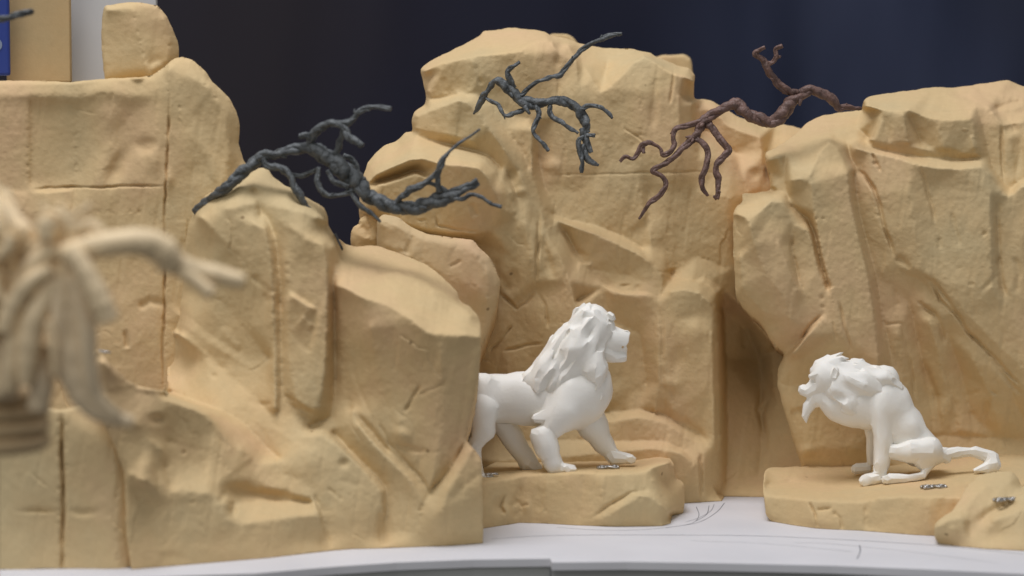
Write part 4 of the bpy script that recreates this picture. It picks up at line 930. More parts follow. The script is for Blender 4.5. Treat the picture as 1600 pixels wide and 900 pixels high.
# ================================================================== LIONS
def low_poly(o, tris, ang):
    """planar look of the low polygon prints: decimate, then keep only the stronger edges sharp"""
    n = sum(len(p.vertices) - 2 for p in o.data.polygons)
    md = o.modifiers.new('facets', 'DECIMATE'); md.ratio = tris / n
    dg = bpy.context.evaluated_depsgraph_get()
    me = bpy.data.meshes.new_from_object(o.evaluated_get(dg))
    o.modifiers.clear(); old = o.data; o.data = me; me.name = old.name
    me.set_sharp_from_angle(angle=math.radians(ang))
def lion_standing():
    Yl = 1.288
    S = Sculpt((700, 465, -78), (1005, 770, 78), 1.7)
    # trunk and hips
    S.add(S.cap((752, 622, 0), (815, 622, 0), 37, 38, 0.78), 0)
    S.add(S.cap((815, 623, 0), (880, 630, 0), 39, 43, 0.78), 10)
    S.add(S.ell((752, 624, 16), (34, 40, 20), 0), 4)
    S.chain([(752, 640, 26, 25), (754, 672, 27, 18), (740, 698, 27, 11), (744, 732, 28, 9), (748, 745, 28, 10)], 4)
    S.add(S.ell((761, 749, 30), (12, 9, 12)), 3)
    # far hind leg stepping under the belly
    S.chain([(778, 650, -24, 18), (800, 682, -26, 17), (818, 708, -26, 12), (828, 724, -26, 10)], 5)
    S.chain([(802, 690, -26, 15), (824, 722, -26, 14), (838, 732, -26, 10)], 4)
    # chest
    S.add(S.ell((905, 618, 0), (45, 50, 35), 8), 8)
    S.add(S.ell((925, 602, 0), (32, 40, 30), -8), 4)
    # mane: three overlapping masses with hard lower rims
    M = Sculpt.__new__(Sculpt); M.__dict__ = dict(S.__dict__); M.f = np.full(S.f.shape, 1e3)
    M.chain([(872, 590, 0, 44), (900, 550, 0, 42), (925, 518, 0, 36)], 10, 0.85)
    M.add(M.ell((922, 507, 0), (31, 34, 29), -20), 6)
    M.add(M.ell((848, 592, 0), (40, 27, 34), -36), 3)
    M.add(M.ell((836, 600, 6), (29, 25, 27), -30), 4)
    for s_ in (1, -1):
        M.chain([(915, 510, 14 * s_, 20), (896, 545, 20 * s_, 20), (890, 580, 22 * s_, 12)], 8)
        M.chain([(924, 540, 16 * s_, 18), (930, 580, 20 * s_, 18), (934, 616, 18 * s_, 11)], 8)
        M.chain([(874, 552, 10 * s_, 18), (852, 578, 18 * s_, 18), (840, 602, 20 * s_, 12)], 8)
        M.cut(M.cap((864, 566, 46 * s_), (874, 600, 46 * s_), 5, 7), 4)
        M.cut(M.cap((878, 592, 46 * s_), (906, 606, 46 * s_), 5, 4), 4)
    x, y, z = S.g
    uu = x * 0.84 + y * 0.54; vv = -x * 0.54 + y * 0.84
    M.f += 5.0 * np.abs(vnoise(uu / 13, vv / 34, z / 13, 5)) + 2.4 * vnoise(uu / 7, vv / 20, z / 8, 6) - 1.2
    mane = M
    # head: skull, brow, muzzle with slanted flat nose, lips, chin
    x, y, z = S.g
    H = Sculpt.__new__(Sculpt); H.__dict__ = dict(S.__dict__); H.f = np.full(S.f.shape, 1e3)
    H.chain([(938, 526, 0, 24), (960, 532, 0, 20), (976, 534, 0, 17)], 3, 0.8)
    H.chain([(940, 548, 0, 16), (962, 556, 0, 11), (972, 557, 0, 9)], 3)
    H.f = np.maximum(H.f, (x - 984) * 0.994 + (y - 516) * 0.113)
    H.f = np.maximum(H.f, (x - 950) * 0.4675 - (y - 499) * 0.883)
    H.f = np.maximum(H.f, (y - 566))
    for s_ in (1, -1):
        H.f = np.maximum(H.f, (z * s_ - 16) * 0.95 + (x - 960) * 0.22)
        H.add(H.ell((979, 520, 4 * s_), (5, 4, 5)), 1.5)
    H.cut(H.cap((973, 542, -40), (973, 542, 40), 2.2, 2.2), 1)
    H.cut(H.cap((983, 540, -40), (983, 540, 40), 4.2, 4.2), 1.5)
    H.cut(H.cap((963, 543, -40), (963, 543, -11), 1.6, 1.2), 1)
    H.cut(H.cap((963, 543, 40), (963, 543, 11), 1.6, 1.2), 1)
    H.add(H.ell((928, 508, 0), (28, 34, 25), -20), 3)
    for s_ in (1, -1):
        H.add(H.ell((955, 494, 12 * s_), (4.5, 8, 4.5), -35), 1.5)
        H.cut(H.ell((958, 507, 16 * s_), (6, 3.5, 6), 25), 1.5)
        H.cut(H.cap((944, 488, 24 * s_), (947, 516, 26 * s_), 2.5, 2), 1.5)
        H.add(H.ell((932, 530, 18 * s_), (13, 18, 8), -10), 4)
    S.smin(H.f, 4)
    # near foreleg (shoulder, elbow spur, forearm, paw)
    S.chain([(890, 616, 12, 30), (882, 642, 20, 27), (866, 664, 27, 20)], 11)
    S.chain([(862, 650, 30, 14), (838, 654, 32, 7)], 3)
    S.cut(S.cap((820, 667, 38), (842, 667, 38), 3.0, 0.5), 1)
    S.chain([(836, 678, 31, 8), (850, 682, 30, 19)], 4)
    S.chain([(848, 684, 31, 19), (855, 700, 32, 18), (863, 722, 32, 14), (866, 727, 32, 11)], 5)
    S.chain([(864, 731, 33, 9), (890, 733, 34, 7.5)], 4)
    for dz in (-8, 0, 8): S.add(S.ell((891, 732.5, 34 + dz), (8, 6.5, 4.2)), 1)
    # far foreleg stepping forward
    S.chain([(912, 640, -18, 29), (926, 666, -22, 23), (944, 694, -25, 15), (956, 711, -25, 11)], 4)
    S.chain([(960, 715, -24, 11), (983, 716, -24, 8)], 4)
    for dz in (-8, 0, 8): S.add(S.ell((985, 716.5, -24 + dz), (8, 7, 4.2)), 1)
    S.f += 1.2 * np.abs(((x / 21 + y / 47 + 0.3 * np.sin(y / 19)) % 2) - 1) + 1.1 * np.abs(((y / 23 - z / 31 + 0.4 * np.sin(x / 17)) % 2) - 1) - 1.6
    S.chain([(722, 610, 0, 7), (708, 640, 0, 6), (706, 690, 0, 6)], 4)
    o = S.mesh('lion_figurine', Yl, WHITE)
    low_poly(o, 2200, 24)
    mn = mane.mesh('mane', Yl, WHITE); low_poly(mn, 2000, 30); mn.parent = o
    tag(o, 'white printed lion figurine standing with raised head beside the sloping boulder', 'lion figurine')

def lion_sitting():
    Yl = 1.306
    S = Sculpt((1235, 540, -60), (1580, 775, 60), 1.6)
    # trunk leaning from hips to withers
    S.chain([(1436, 700, 0, 30), (1408, 668, 0, 34), (1384, 630, 0, 37), (1366, 608, 0, 34)], 10, 0.8)
    S.add(S.ell((1345, 632, 0), (54, 36, 30), 24), 8)
    S.add(S.ell((1384, 592, 0), (24, 20, 18), 35), 4)          # bony shoulder hump
    for s_ in (1, -1):
        S.add(S.ell((1384, 632, 20 * s_), (24, 32, 15), -25), 2)
        S.add(S.ell((1418, 668, 16 * s_), (20, 34, 14), -35), 2)
    # mane and head
    M = Sculpt.__new__(Sculpt); M.__dict__ = dict(S.__dict__); M.f = np.full(S.f.shape, 1e3)
    M.chain([(1366, 602, 0, 32), (1340, 606, 0, 35), (1316, 602, 0, 34)], 6, 0.85)
    M.chain([(1310, 574, 0, 14), (1340, 578, 0, 17), (1364, 586, 0, 12)], 4)
    for s_ in (1, -1):
        M.chain([(1322, 592, 14 * s_, 18), (1350, 600, 18 * s_, 18), (1380, 614, 16 * s_, 12)], 7)
        M.chain([(1308, 610, 12 * s_, 16), (1330, 632, 13 * s_, 18), (1354, 652, 10 * s_, 11)], 7)
        M.chain([(1352, 592, 14 * s_, 14), (1382, 592, 15 * s_, 14), (1404, 606, 10 * s_, 8)], 5)
    x, y, z = S.g
    uu = x * 0.5 - y * 0.86; vv = x * 0.86 + y * 0.5
    M.f += 4.0 * np.abs(vnoise(uu / 11, vv / 30, z / 11, 15)) + 2.0 * vnoise(uu / 6, vv / 18, z / 7, 16) - 1.0
    mane = M
    H = Sculpt.__new__(Sculpt); H.__dict__ = dict(S.__dict__); H.f = np.full(S.f.shape, 1e3)
    H.add(H.ell((1296, 590, 0), (30, 32, 26), -20), 0)
    H.add(H.cap((1278, 604, 0), (1264, 612, 0), 17, 11), 4)
    H.add(H.ell((1256, 610, 0), (9, 9.5, 9)), 2)
    H.cut(H.cap((1248, 621, 0), (1258, 622, 0), 2, 1.5, 4), 1)
    H.chain([(1276, 622, 0, 14), (1264, 634, 0, 9), (1259, 650, 0, 5), (1260, 664, 0, 1.6)], 3, 0.8)
    H.chain([(1290, 622, 0, 18), (1310, 638, 0, 21), (1335, 648, 0, 22)], 4, 0.9)
    for s_ in (1, -1):
        H.add(H.ell((1304, 583, 24 * s_), (7, 12, 6), 12), 1)
        H.cut(H.ell((1304, 585, 30 * s_), (3.5, 8, 4), 12), 1)
        H.cut(H.ell((1270, 594, 17 * s_), (7, 4, 6), 30), 1.5)
        H.add(H.cap((1268, 588, 12 * s_), (1280, 582, 16 * s_), 5, 4), 3)
        H.cut(H.cap((1288, 588, 29 * s_), (1298, 622, 32 * s_), 4, 3), 2)
    S.smin(H.f, 2)
    for s_ in (1, -1):
        # thigh and long foot
        S.chain([(1400, 706, 24 * s_, 13), (1425, 706, 26 * s_, 18), (1452, 704, 20 * s_, 22)], 3)
        S.chain([(1440, 720, 24 * s_, 14), (1470, 714, 10 * s_, 10)], 5)
        S.chain([(1442, 743, 32 * s_, 5), (1412, 748, 34 * s_, 7), (1390, 748, 34 * s_, 9)], 3)
        for dz in (-7, 0, 7): S.add(S.ell((1384, 749, 34 * s_ + dz), (9, 8, 4.4)), 1)
        S.chain([(1442, 742, 30 * s_, 5), (1456, 720, 20 * s_, 9)], 3)
    # forelegs
    S.chain([(1378, 645, 18, 18), (1379, 690, 20, 14.5), (1377, 725, 22, 12.5), (1376, 738, 22, 11)], 4)
    S.chain([(1370, 748, 24, 10), (1356, 750, 24, 10)], 3)
    for dz in (-8, 0, 8): S.add(S.ell((1352, 750.5, 24 + dz), (10, 9, 4.6)), 1)
    S.chain([(1364, 650, -18, 16), (1363, 690, -28, 9), (1362, 720, -36, 8)], 4)
    S.chain([(1354, 731, -40, 9), (1338, 732, -40, 8)], 4)
    # tail with broad tuft lying on the ledge
    S.chain([(1462, 710, 4, 12), (1495, 708, 0, 8), (1524, 706, -2, 8), (1545, 713, -4, 10)], 4)
    S.chain([(1550, 716, -4, 12), (1552, 726, 2, 11), (1540, 732, 6, 8), (1524, 735, 10, 3)], 3)
    S.add(S.ell((1478, 718, 6), (8, 8, 6)), 2)
    x, y, z = S.g
    S.f += 1.5 * np.abs(((x / 19 + y / 43 + 0.3 * np.sin(y / 17)) % 2) - 1) + 1.3 * np.abs(((y / 21 - z / 29 + 0.4 * np.sin(x / 15)) % 2) - 1) - 1.4
    o = S.mesh('lion_figurine', Yl, WHITE)
    low_poly(o, 2500, 23)
    mane.chain([(1282, 572, 0, 12), (1296, 563, 0, 7), (1318, 550, 0, 1)], 2)
    mane.chain([(1276, 580, 0, 11), (1285, 564, 0, 5), (1294, 554, 0, 1)], 2)
    mane.chain([(1300, 566, 8, 8), (1315, 560, 10, 4), (1326, 560, 12, 1)], 2)
    mane.chain([(1298, 578, 0, 20), (1318, 590, 0, 26)], 4)
    mn = mane.mesh('mane', Yl, WHITE); low_poly(mn, 2000, 30); mn.parent = o
    tag(o, 'white printed lion figurine sitting hunched with bowed head and ragged mane', 'lion figurine')
lion_standing(); lion_sitting()

# ================================================================== WIRE BRANCHES
def branch(name, Y, mat, strands, label, twist=2, seed=0):
    """each strand: list of (px, py, z, r) in photo units; wound from several thin cords so that it reads as twisted putty"""
    rr = np.random.default_rng(seed)
    root = empty(name, tuple(P(strands[0][0][0], strands[0][0][1], Y)))
    for si, st in enumerate(strands):
        V = []; Fc = []
        pts = [(p[0], p[1], p[2] if len(p) > 3 else 0, p[-1]) for p in st]
        c = catmull(pts, 14)
        r = c[:, 3]
        sp = np.concatenate([[0], np.cumsum(np.hypot(np.diff(c[:, 0]), np.diff(c[:, 1])))])
        jit = np.minimum(1.0, sp / 8) * (0.35 + 0.06 * r)
        W = P(c[:, 0] + jit * vnoise(sp / 9, sp * 0 + si, None, seed + 81), c[:, 1] + jit * vnoise(sp / 9, sp * 0 + si, None, seed + 82), Y - (c[:, 2] + jit * 1.5 * vnoise(sp / 11, sp * 0 + si, None, seed + 83)) * K)
        R_ = r * 0.9 * K * Y / 1.30
        seglen = np.linalg.norm(np.diff(W, axis=0), axis=1); s = np.concatenate([[0], np.cumsum(seglen)])
        tan = np.gradient(W, axis=0); tan /= np.linalg.norm(tan, axis=1)[:, None] + 1e-12
        up = np.array([0.1, 1.0, 0.1]); n1 = np.cross(tan, up); n1 /= np.linalg.norm(n1, axis=1)[:, None] + 1e-12; n2 = np.cross(tan, n1)
        # lumps
        lump = 1 + 0.06 * vnoise(s / 0.0080, s * 0 + si, None, seed + si) + 0.04 * vnoise(s / 0.0018, s * 0 + si, None, seed + 40 + si)
        nt = twist if r.mean() > 2.6 else 2
        for k in range(nt):
            ph = s / (0.011 + 0.5 * R_.mean()) * 2.2 + 2 * math.pi * k / nt
            ph = ph + 1.3 * vnoise(s / 0.006, s * 0 + k, None, seed + 5)
            off = R_ * (0.44 + 0.12 * vnoise(s / 0.003, s * 0 + k + 9, None, seed + 15))
            pth = W + (np.cos(ph) * off)[:, None] * n1 + (np.sin(ph) * off)[:, None] * n2
            lk = 1 + 0.07 * vnoise(s / 0.0030, s * 0 + 3.3 * k, None, seed + 60 + si)
            tube(V, Fc, pth, R_ * 0.64 * lump * lk * (1 + 0.08 * k), 9, 0.05, seed + si * 7 + k)
        for q_ in range(int(len(c) / 45)):
            i_ = int(rr.integers(4, len(c) - 4)); a_ = rr.uniform(0, 6.28); dv = np.cos(a_) * n1[i_] + np.sin(a_) * n2[i_]
            ln = R_[i_] * rr.uniform(1.2, 1.9)
            tube(V, Fc, np.array([W[i_], W[i_] + dv * ln * 0.6 + tan[i_] * ln * 0.3, W[i_] + dv * ln + tan[i_] * ln * 0.8]), [R_[i_] * 0.5, R_[i_] * 0.42, R_[i_] * 0.2], 7, 0.05, int(i_))
        adopt(root, mesh_obj('stem' if si == 0 else 'twig', V, Fc, mat))
    tag(root, label, 'model branch', 'twisted wire branches')
    return root
branch('wire_branch', 1.245, GREYWIRE, [
    [(306, 329, -48, 8), (330, 311, -12, 8.5), (358, 289, 20, 9.5), (391, 258, 20, 11), (415, 242, 20, 9.5), (442, 238, 20, 9), (469, 231, 22, 10), (489, 232, 24, 12), (512, 246, 24, 15), (537, 264, 26, 17), (557, 285, 30, 15), (577, 307, 34, 12.5), (604, 320, 38, 12), (638, 325, 40, 11.5), (672, 318, 42, 12), (699, 306, 44, 12), (722, 296, 46, 8), (747, 284, 48, 7)],
    [(482, 230, 24, 6), (490, 208, 34, 7), (513, 194, 44, 7.5), (536, 194, 50, 7), (550, 187, 54, 5), (563, 174, 58, 5), (584, 167, 62, 4.5), (611, 170, 66, 4)],
    [(467, 212, 34, 5.5), (478, 212, 34, 6.5), (490, 214, 30, 5)],
    [(536, 196, 50, 7), (547, 214, 56, 7), (567, 228, 62, 5)],
    [(536, 204, 46, 5), (532, 220, 40, 5), (524, 242, 30, 6)],
    [(412, 244, 20, 5), (416, 258, 22, 6.5), (437, 262, 24, 6.5), (450, 272, 26, 7), (459, 292, 28, 7), (472, 310, 26, 7), (482, 326, 22, 4.5), (500, 336, 16, 3)],
    [(450, 270, 22, 4), (472, 275, 16, 4), (498, 264, 18, 4)],
    [(499, 262, 30, 4.5), (496, 285, 36, 4.5), (510, 305, 38, 5), (532, 305, 36, 5), (552, 298, 34, 5)],
    [(512, 266, 34, 4), (523, 284, 38, 4.5), (545, 292, 36, 5)],
    [(537, 242, 10, 5), (553, 252, 6, 5), (560, 272, 6, 5), (568, 288, 16, 5)],
    [(548, 300, 36, 4), (563, 321, 40, 4.2), (580, 333, 42, 4), (594, 347, 44, 3)],
    [(619, 314, 44, 4.5), (638, 299, 50, 6), (652, 292, 52, 6), (672, 287, 52, 4.5), (698, 300, 46, 5)],
    [(640, 296, 50, 4), (664, 286, 56, 4.5), (686, 266, 60, 4.5)],
    [(685, 300, 50, 5.5), (684, 275, 58, 4.5), (690, 255, 62, 6), (698, 242, 62, 4), (705, 234, 62, 2.8), (726, 218, 60, 2.4), (750, 202, 58, 1.8)],
    [(708, 310, 50, 3), (722, 310, 54, 4), (736, 304, 56, 3.4), (752, 308, 58, 3.4), (766, 319, 58, 3.6), (784, 323, 58, 3)],
], 'grey green twisted wire branch reaching right from the left cliff', 3, 5)
branch('wire_branch', 1.33, GREYWIRE, [
    [(740, 178, -8, 1.8), (747, 168, 0, 4), (755, 152, 8, 6), (766, 136, 14, 5), (777, 126, 18, 6.5), (787, 131, 20, 8), (803, 145, 22, 9), (820, 159, 24, 11), (840, 162, 24, 8.5), (866, 157, 24, 8), (887, 161, 24, 8), (902, 173, 26, 8), (912, 188, 28, 9), (917, 207, 28, 6)],
    [(917, 211, 34, 4), (930, 212, 40, 3)], [(912, 212, 32, 4), (904, 222, 36, 4), (906, 240, 36, 4.5), (910, 255, 36, 4), (908, 269, 34, 4)],
    [(910, 200, 30, 6), (916, 222, 32, 6), (924, 238, 34, 4)], [(911, 225, 32, 5), (916, 246, 34, 5.5), (924, 254, 34, 5), (935, 258, 34, 3)],
    [(803, 138, 22, 5), (796, 122, 26, 5), (793, 112, 28, 4), (800, 106, 30, 4.5), (812, 97, 34, 2.8)],
    [(811, 152, 22, 4), (824, 140, 22, 3.4), (840, 128, 26, 3.5), (862, 121, 30, 4.5), (876, 116, 34, 5), (887, 101, 38, 4), (907, 80, 44, 4), (927, 67, 48, 4), (947, 58, 52, 5), (960, 54, 54, 3.4), (972, 53, 56, 2.8)],
    [(758, 152, 10, 2.6), (768, 159, 18, 3), (778, 164, 20, 3.2), (783, 174, 22, 3.5), (792, 181, 24, 3.5), (808, 176, 24, 5), (822, 169, 24, 3)],
    [(838, 164, 26, 5), (842, 180, 30, 4), (833, 200, 34, 4.5), (836, 212, 36, 3.5), (848, 224, 38, 4), (857, 236, 40, 3)],
    [(859, 165, 26, 5), (862, 182, 30, 4), (880, 193, 34, 4.2), (903, 209, 34, 3)],
    [(906, 174, 26, 4), (914, 167, 30, 4), (928, 166, 36, 3.4), (946, 172, 40, 3.6), (956, 185, 42, 3)],
], 'dark grey green forked wire branch in front of the central cliff top', 3, 6)
branch('wire_branch', 1.335, BROWNWIRE, [
    [(1346, 170, -30, 3), (1325, 168, -20, 5), (1309, 168, -14, 5.5), (1299, 155, -8, 8), (1284, 146, -4, 8), (1268, 141, 0, 8.5), (1252, 147, 2, 10), (1236, 159, 4, 11), (1224, 178, 6, 12), (1204, 192, 8, 10), (1180, 183, 10, 10.5), (1160, 170, 12, 11), (1145, 160, 14, 10), (1130, 171, 16, 8), (1113, 180, 18, 8), (1099, 192, 20, 9), (1092, 202, 20, 7)],
    [(1246, 146, 2, 6), (1222, 137, 6, 7), (1208, 121, 10, 5.5), (1197, 106, 14, 6), (1192, 94, 16, 5), (1180, 85, 20, 5), (1186, 79, 22, 3.5), (1196, 74, 24, 3.6)],
    [(1195, 100, 14, 4.5), (1208, 97, 18, 4), (1213, 88, 22, 3.6), (1212, 77, 24, 3.6), (1222, 71, 26, 3.6)], [(1212, 91, 20, 3), (1220, 88, 24, 2.2)],
    [(1104, 183, 20, 6), (1085, 193, 24, 5), (1058, 201, 28, 4.5), (1052, 212, 30, 4), (1054, 226, 32, 4.5), (1046, 238, 34, 4.5), (1036, 242, 36, 4), (1031, 231, 36, 3), (1017, 223, 38, 4), (1004, 227, 38, 4.5), (996, 240, 38, 4), (989, 249, 38, 3.5), (978, 244, 38, 3.5), (968, 252, 38, 2.6)],
    [(1004, 228, 38, 4), (1006, 239, 40, 3)],
    [(1094, 198, 20, 7), (1084, 216, 24, 7), (1066, 232, 30, 5), (1048, 250, 34, 5), (1030, 260, 36, 4.5), (1020, 268, 38, 4.5), (1034, 276, 38, 4.5), (1040, 288, 38, 4.5), (1032, 303, 38, 4.5), (1016, 316, 36, 4.5), (1006, 330, 34, 3), (998, 342, 32, 1.8)],
    [(1084, 214, 24, 5), (1100, 226, 28, 5), (1106, 242, 30, 5), (1102, 262, 32, 5), (1096, 282, 32, 5.5), (1098, 294, 32, 4.5), (1106, 306, 32, 2)],
    [(1104, 190, 18, 8), (1114, 204, 22, 6), (1128, 220, 26, 5.5), (1138, 234, 28, 6), (1128, 248, 30, 6), (1119, 260, 30, 5), (1122, 284, 32, 5.5), (1120, 311, 32, 4)],
    [(1120, 311, 32, 3.5), (1115, 306, 34, 2)],
], 'reddish brown twisted wire branch between the central and right cliffs', 3, 8)
branch('wire_branch', 1.16, GREYWIRE, [[(-30, 36, 0, 5.5), (0, 30, 0, 5.5), (26, 23, 0, 5.5), (44, 18, 0, 6.5), (50, 15, 0, 5)]], 'short grey branch tip entering at the top left corner', 3, 9)
def stub():
    V = []; Fc = []
    W = P(np.array([524., 528, 532, 535]), np.array([366., 375, 383, 390]), np.array([1.246, 1.242, 1.239, 1.240])); tube(V, Fc, catmull(W, 4), [0.0007] * 13, 8, 0.05)
    o = mesh_obj('wire_stub', V, Fc, DARKWIRE); tag(o, 'short dark wire stub poking out beside the second foam column', 'wire stub')
stub()

# ================================================================== BLURRED FOREGROUND TREE
def fore_tree():
    Yf = 0.90
    root = empty('model_tree', tuple(P(20, 700, Yf)))
    def limb(name, strands, mat, seed):
        V = []; Fc = []
        for i, st in enumerate(strands):
            c = catmull([(p[0], p[1], p[2], p[3]) for p in st], 8)
            W = P(c[:, 0], c[:, 1], Yf - c[:, 2] * K)
            tube(V, Fc, W, 1.22 * c[:, 3] * Yf / F_PX * (1 + 0.06 * vnoise(np.arange(len(c)) * 0.7, np.zeros(len(c)) + i, None, seed)), 14, 0.03, seed + i)
        adopt(root, mesh_obj(name, V, Fc, mat))
    limb('branch', [[(100, 398, 20, 15), (150, 386, 30, 16), (200, 378, 30, 17), (236, 382, 20, 19), (262, 400, 10, 19), (262, 422, 6, 14)],
                    [(262, 404, 6, 14), (300, 420, 0, 12), (340, 430, -6, 13), (382, 440, -10, 9)],
                    [(266, 412, 4, 11), (298, 432, 6, 10), (332, 460, 8, 8)]], CLAY, 3)
    limb('branch', [[(84, 372, 0, 12), (110, 366, 4, 9), (140, 356, 4, 12), (160, 372, 2, 10)]], CLAY, 5)
    limb('branch', [[(112, 392, 40, 14), (126, 412, 44, 13), (142, 440, 46, 14), (158, 474, 46, 15), (170, 502, 44, 14)]], CLAY, 7)
    limb('branch', [[(74, 338, 30, 11), (74, 356, 30, 13), (74, 376, 30, 11)]], CLAY, 8)
    limb('branch', [[(92, 382, 20, 14), (62, 410, 14, 17), (28, 452, 0, 18), (-30, 520, 0, 20)], [(82, 420, 26, 10), (50, 440, 26, 12), (20, 480, 22, 14), (8, 520, 22, 12)],
                    [(-40, 300, 0, 12), (-8, 322, 0, 12), (12, 340, 4, 12), (44, 366, 8, 12)], [(-30, 320, 4, 16), (0, 352, 6, 17), (48, 376, 8, 15)], [(-10, 290, -30, 7), (12, 322, -30, 7), (36, 356, -20, 7)],
                    [(-30, 395, 0, 16), (10, 398, 0, 15), (52, 386, 8, 13)], [(4, 300, -20, 8), (30, 350, -10, 9), (60, 372, 0, 10)]], CLAY, 9)
    limb('branch', [[(96, 420, 16, 12), (74, 462, 20, 13), (54, 500, 24, 15), (44, 560, 22, 14), (40, 600, 20, 10)], [(60, 470, 10, 10), (30, 500, 14, 14), (22, 560, 14, 14), (14, 610, 10, 12)], [(76, 500, 30, 5), (84, 540, 30, 6), (86, 590, 26, 5)]], CLAY, 11)
    limb('trunk', [[(106, 400, 10, 16), (108, 440, 8, 22), (112, 490, 6, 25), (118, 560, 2, 26), (136, 618, 0, 21), (168, 648, 0, 13), (208, 660, 0, 7)],
                   [(120, 430, 22, 12), (134, 500, 22, 13), (138, 570, 18, 11), (150, 620, 12, 9), (186, 652, 6, 6)],
                   [(90, 430, 18, 11), (92, 500, 20, 12), (98, 570, 16, 10), (112, 610, 10, 8)], [(20, 430, -20, 20), (10, 520, -20, 24), (0, 620, -20, 24)], [(60, 540, 4, 15), (66, 590, 4, 16), (60, 640, 0, 14)]], simple('pale_clay_trunk', (0.84, 0.67, 0.44), 0.65, 0.3, 0.12, 50, 0.3), 13)
    r_ = random.Random(4); tw = []
    for k in range(11):
        x0 = r_.uniform(-20, 120); y0 = r_.uniform(350, 450); dx = r_.uniform(-50, 40); dy = r_.uniform(30, 150)
        tw.append([(x0, y0, r_.uniform(-10, 40), r_.uniform(4, 8)), (x0 + dx * 0.5 + r_.uniform(-12, 12), y0 + dy * 0.5, r_.uniform(0, 45), r_.uniform(4, 9)), (x0 + dx, y0 + dy, r_.uniform(0, 40), r_.uniform(2, 5))])
    for k in range(10):
        x0 = r_.uniform(20, 110); tw.append([(x0, 395, 10, 6), (x0 + r_.uniform(-30, 50), 360 + r_.uniform(-15, 10), 20, 6), (x0 + r_.uniform(-60, 90), 345 + r_.uniform(-30, 30), 20, 3)])
    limb('branch', tw, CLAY, 17)
    tag(root, 'pale clay tree with drooping bare branches, blurred in the left foreground', 'model tree')
    # coiled roll it stands on
    V = []; Fc = []
    for k in range(4):
        a = np.linspace(0, 2 * math.pi, 40); cx, cz = -0.178, 0
        c0 = P(10, 614 + 25 * k, 0.93)
        W = np.stack([c0[0] - 0.006 + 0.020 * np.cos(a), c0[1] + 0.02 * np.sin(a), np.full(40, c0[2])], -1)
        tube(V, Fc, W, [0.0036] * 40, 10, 0.02, k)
    for k in range(1):
        c0 = P(10, 600, 0.93); c1 = P(10, 1150, 0.93)
        a = np.linspace(0, 2 * math.pi, 33)[:-1]; b0 = len(V)
        for c in (c0, c1):
            for t in a: V.append((c[0] - 0.020 + 0.016 * math.cos(t), c[1] + 0.016 * math.sin(t), c[2]))
        for i in range(32): Fc.append((b0 + i, b0 + (i + 1) % 32, b0 + 32 + (i + 1) % 32, b0 + 32 + i))
        Fc.append(tuple(b0 + i for i in range(32))); Fc.append(tuple(b0 + 32 + i for i in range(32))[::-1])
    o = mesh_obj('coiled_stand', V, Fc, simple('brown_foam', (0.60, 0.44, 0.25), 0.75, 0.2, 0.1, 50))
    tag(o, 'ringed brown stand below the blurred clay tree at the left edge', 'stand')
fore_tree()

# ================================================================== SMALL THINGS
def clip(px, py, Y, ang, size, label, nb=3):
    V = []; Fc = []
    s = size * Y / F_PX; c, sn = math.cos(math.radians(ang)), math.sin(math.radians(ang))
    C0 = P(px, py, Y)
    def q(u, v, z): return C0 + np.array([(u * c - v * sn) * s, (u * sn + v * c) * s, z * s])
    for v in (-0.28, 0.28):
        pth = [q(-0.9, v, 0.06), q(-0.4, v, 0.10), q(0, v * 0.4, 0.16), q(0.4, v, 0.10), q(0.9, v, 0.06)]
        tube(V, Fc, catmull(pth, 4), [0.055 * s * 2] * 17, 8, 0.02)
    for u in (-0.75, -0.25, 0.3, 0.8)[:nb + 1]:
        tube(V, Fc, np.array([q(u, -0.40, 0.12), q(u, 0.0, 0.2), q(u, 0.40, 0.12)]), [0.09 * s] * 3, 8, 0.02)
    a = np.linspace(0, 2 * math.pi, 17)
    tube(V, Fc, np.array([q(-0.5 + 0.2 * math.cos(t), 0.2 * math.sin(t), 0.22) for t in a]), [0.05 * s] * 17, 6, 0)
    tube(V, Fc, np.array([q(0.55 + 0.2 * math.cos(t), 0.2 * math.sin(t), 0.22) for t in a]), [0.05 * s] * 17, 6, 0)
    o = mesh_obj('metal_clip', V, Fc, METAL); tag(o, label, 'metal clip', 'small bright metal clips')
clip(1459, 763, 1.266, 12, 22, 'shiny metal clip lying on the ledge in front of the sitting lion')
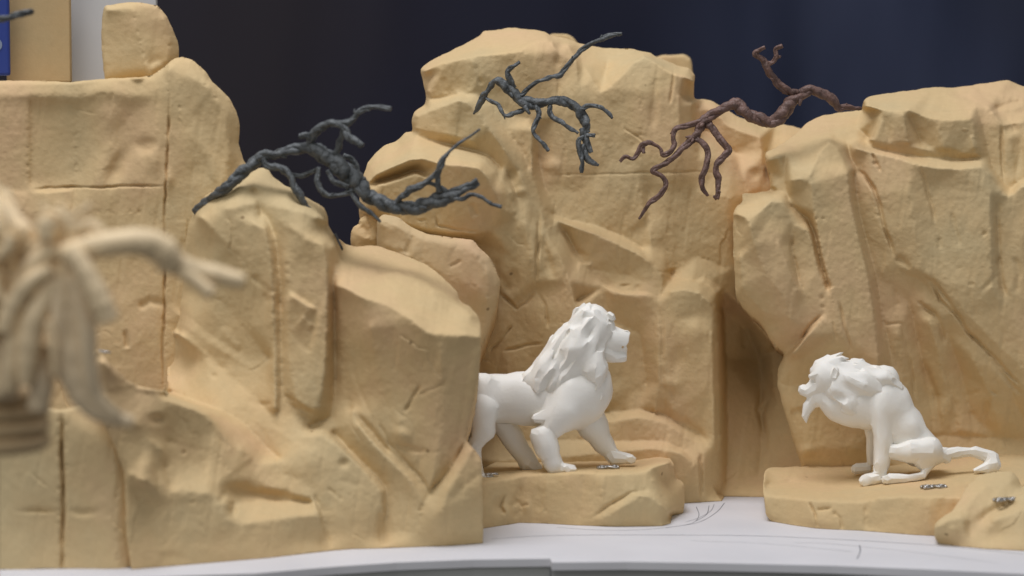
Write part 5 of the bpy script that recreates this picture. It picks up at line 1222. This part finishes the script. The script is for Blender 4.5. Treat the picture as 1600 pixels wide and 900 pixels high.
clip(950, 732, 1.286, 8, 19, 'shiny metal clip lying between the standing lion front paws')
clip(1572, 783, 1.210, 15, 22, 'dull metal clip pressed into the small rock at the lower right')
clip(768, 742, 1.274, 20, 11, 'metal clip beside the hind paw of the standing lion')
clip(163, 551, 1.142, -50, 13, 'metal clip stuck on the ridge behind the blurred tree')

def upper_left():
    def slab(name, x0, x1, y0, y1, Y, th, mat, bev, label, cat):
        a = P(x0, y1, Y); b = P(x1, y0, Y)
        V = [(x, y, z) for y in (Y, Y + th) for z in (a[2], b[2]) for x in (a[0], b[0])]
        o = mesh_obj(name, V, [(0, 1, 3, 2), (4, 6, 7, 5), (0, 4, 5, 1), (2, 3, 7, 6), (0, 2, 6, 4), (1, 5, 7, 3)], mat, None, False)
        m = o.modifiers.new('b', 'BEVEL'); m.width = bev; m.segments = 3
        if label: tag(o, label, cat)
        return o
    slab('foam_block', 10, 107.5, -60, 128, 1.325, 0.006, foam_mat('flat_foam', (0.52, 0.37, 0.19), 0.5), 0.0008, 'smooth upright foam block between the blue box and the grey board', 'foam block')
    slab('grey_board', 108.5, 243, -60, 128, 1.345, 0.006, BOARD, 0.0006, 'pale grey board standing upright on the left cliff top', 'board')
    bx = slab('blue_box', -60, 12.5, -60, 118, 1.31, 0.004, BLUE, 0.0015, 'dark blue box with a pale round mark at the top left corner', 'box')
    V = []; Fc = []; c0 = P(-7, 70, 1.3095)
    a = np.linspace(0, 2 * math.pi, 41)[:-1]
    for t in a: V.append((c0[0] + 0.0037 * math.cos(t), 1.3096, c0[2] + 0.0037 * math.sin(t)))
    for t in a: V.append((c0[0] + 0.0037 * math.cos(t), 1.3099, c0[2] + 0.0037 * math.sin(t)))
    Fc.append(tuple(range(40))); Fc.append(tuple(range(40, 80))[::-1])
    for i in range(40): Fc.append((i, 40 + i, 40 + (i + 1) % 40, (i + 1) % 40))
    o = mesh_obj('round_mark', V, Fc, simple('pale_mark', (0.22, 0.27, 0.36), 0.5), bx, False)
upper_left()
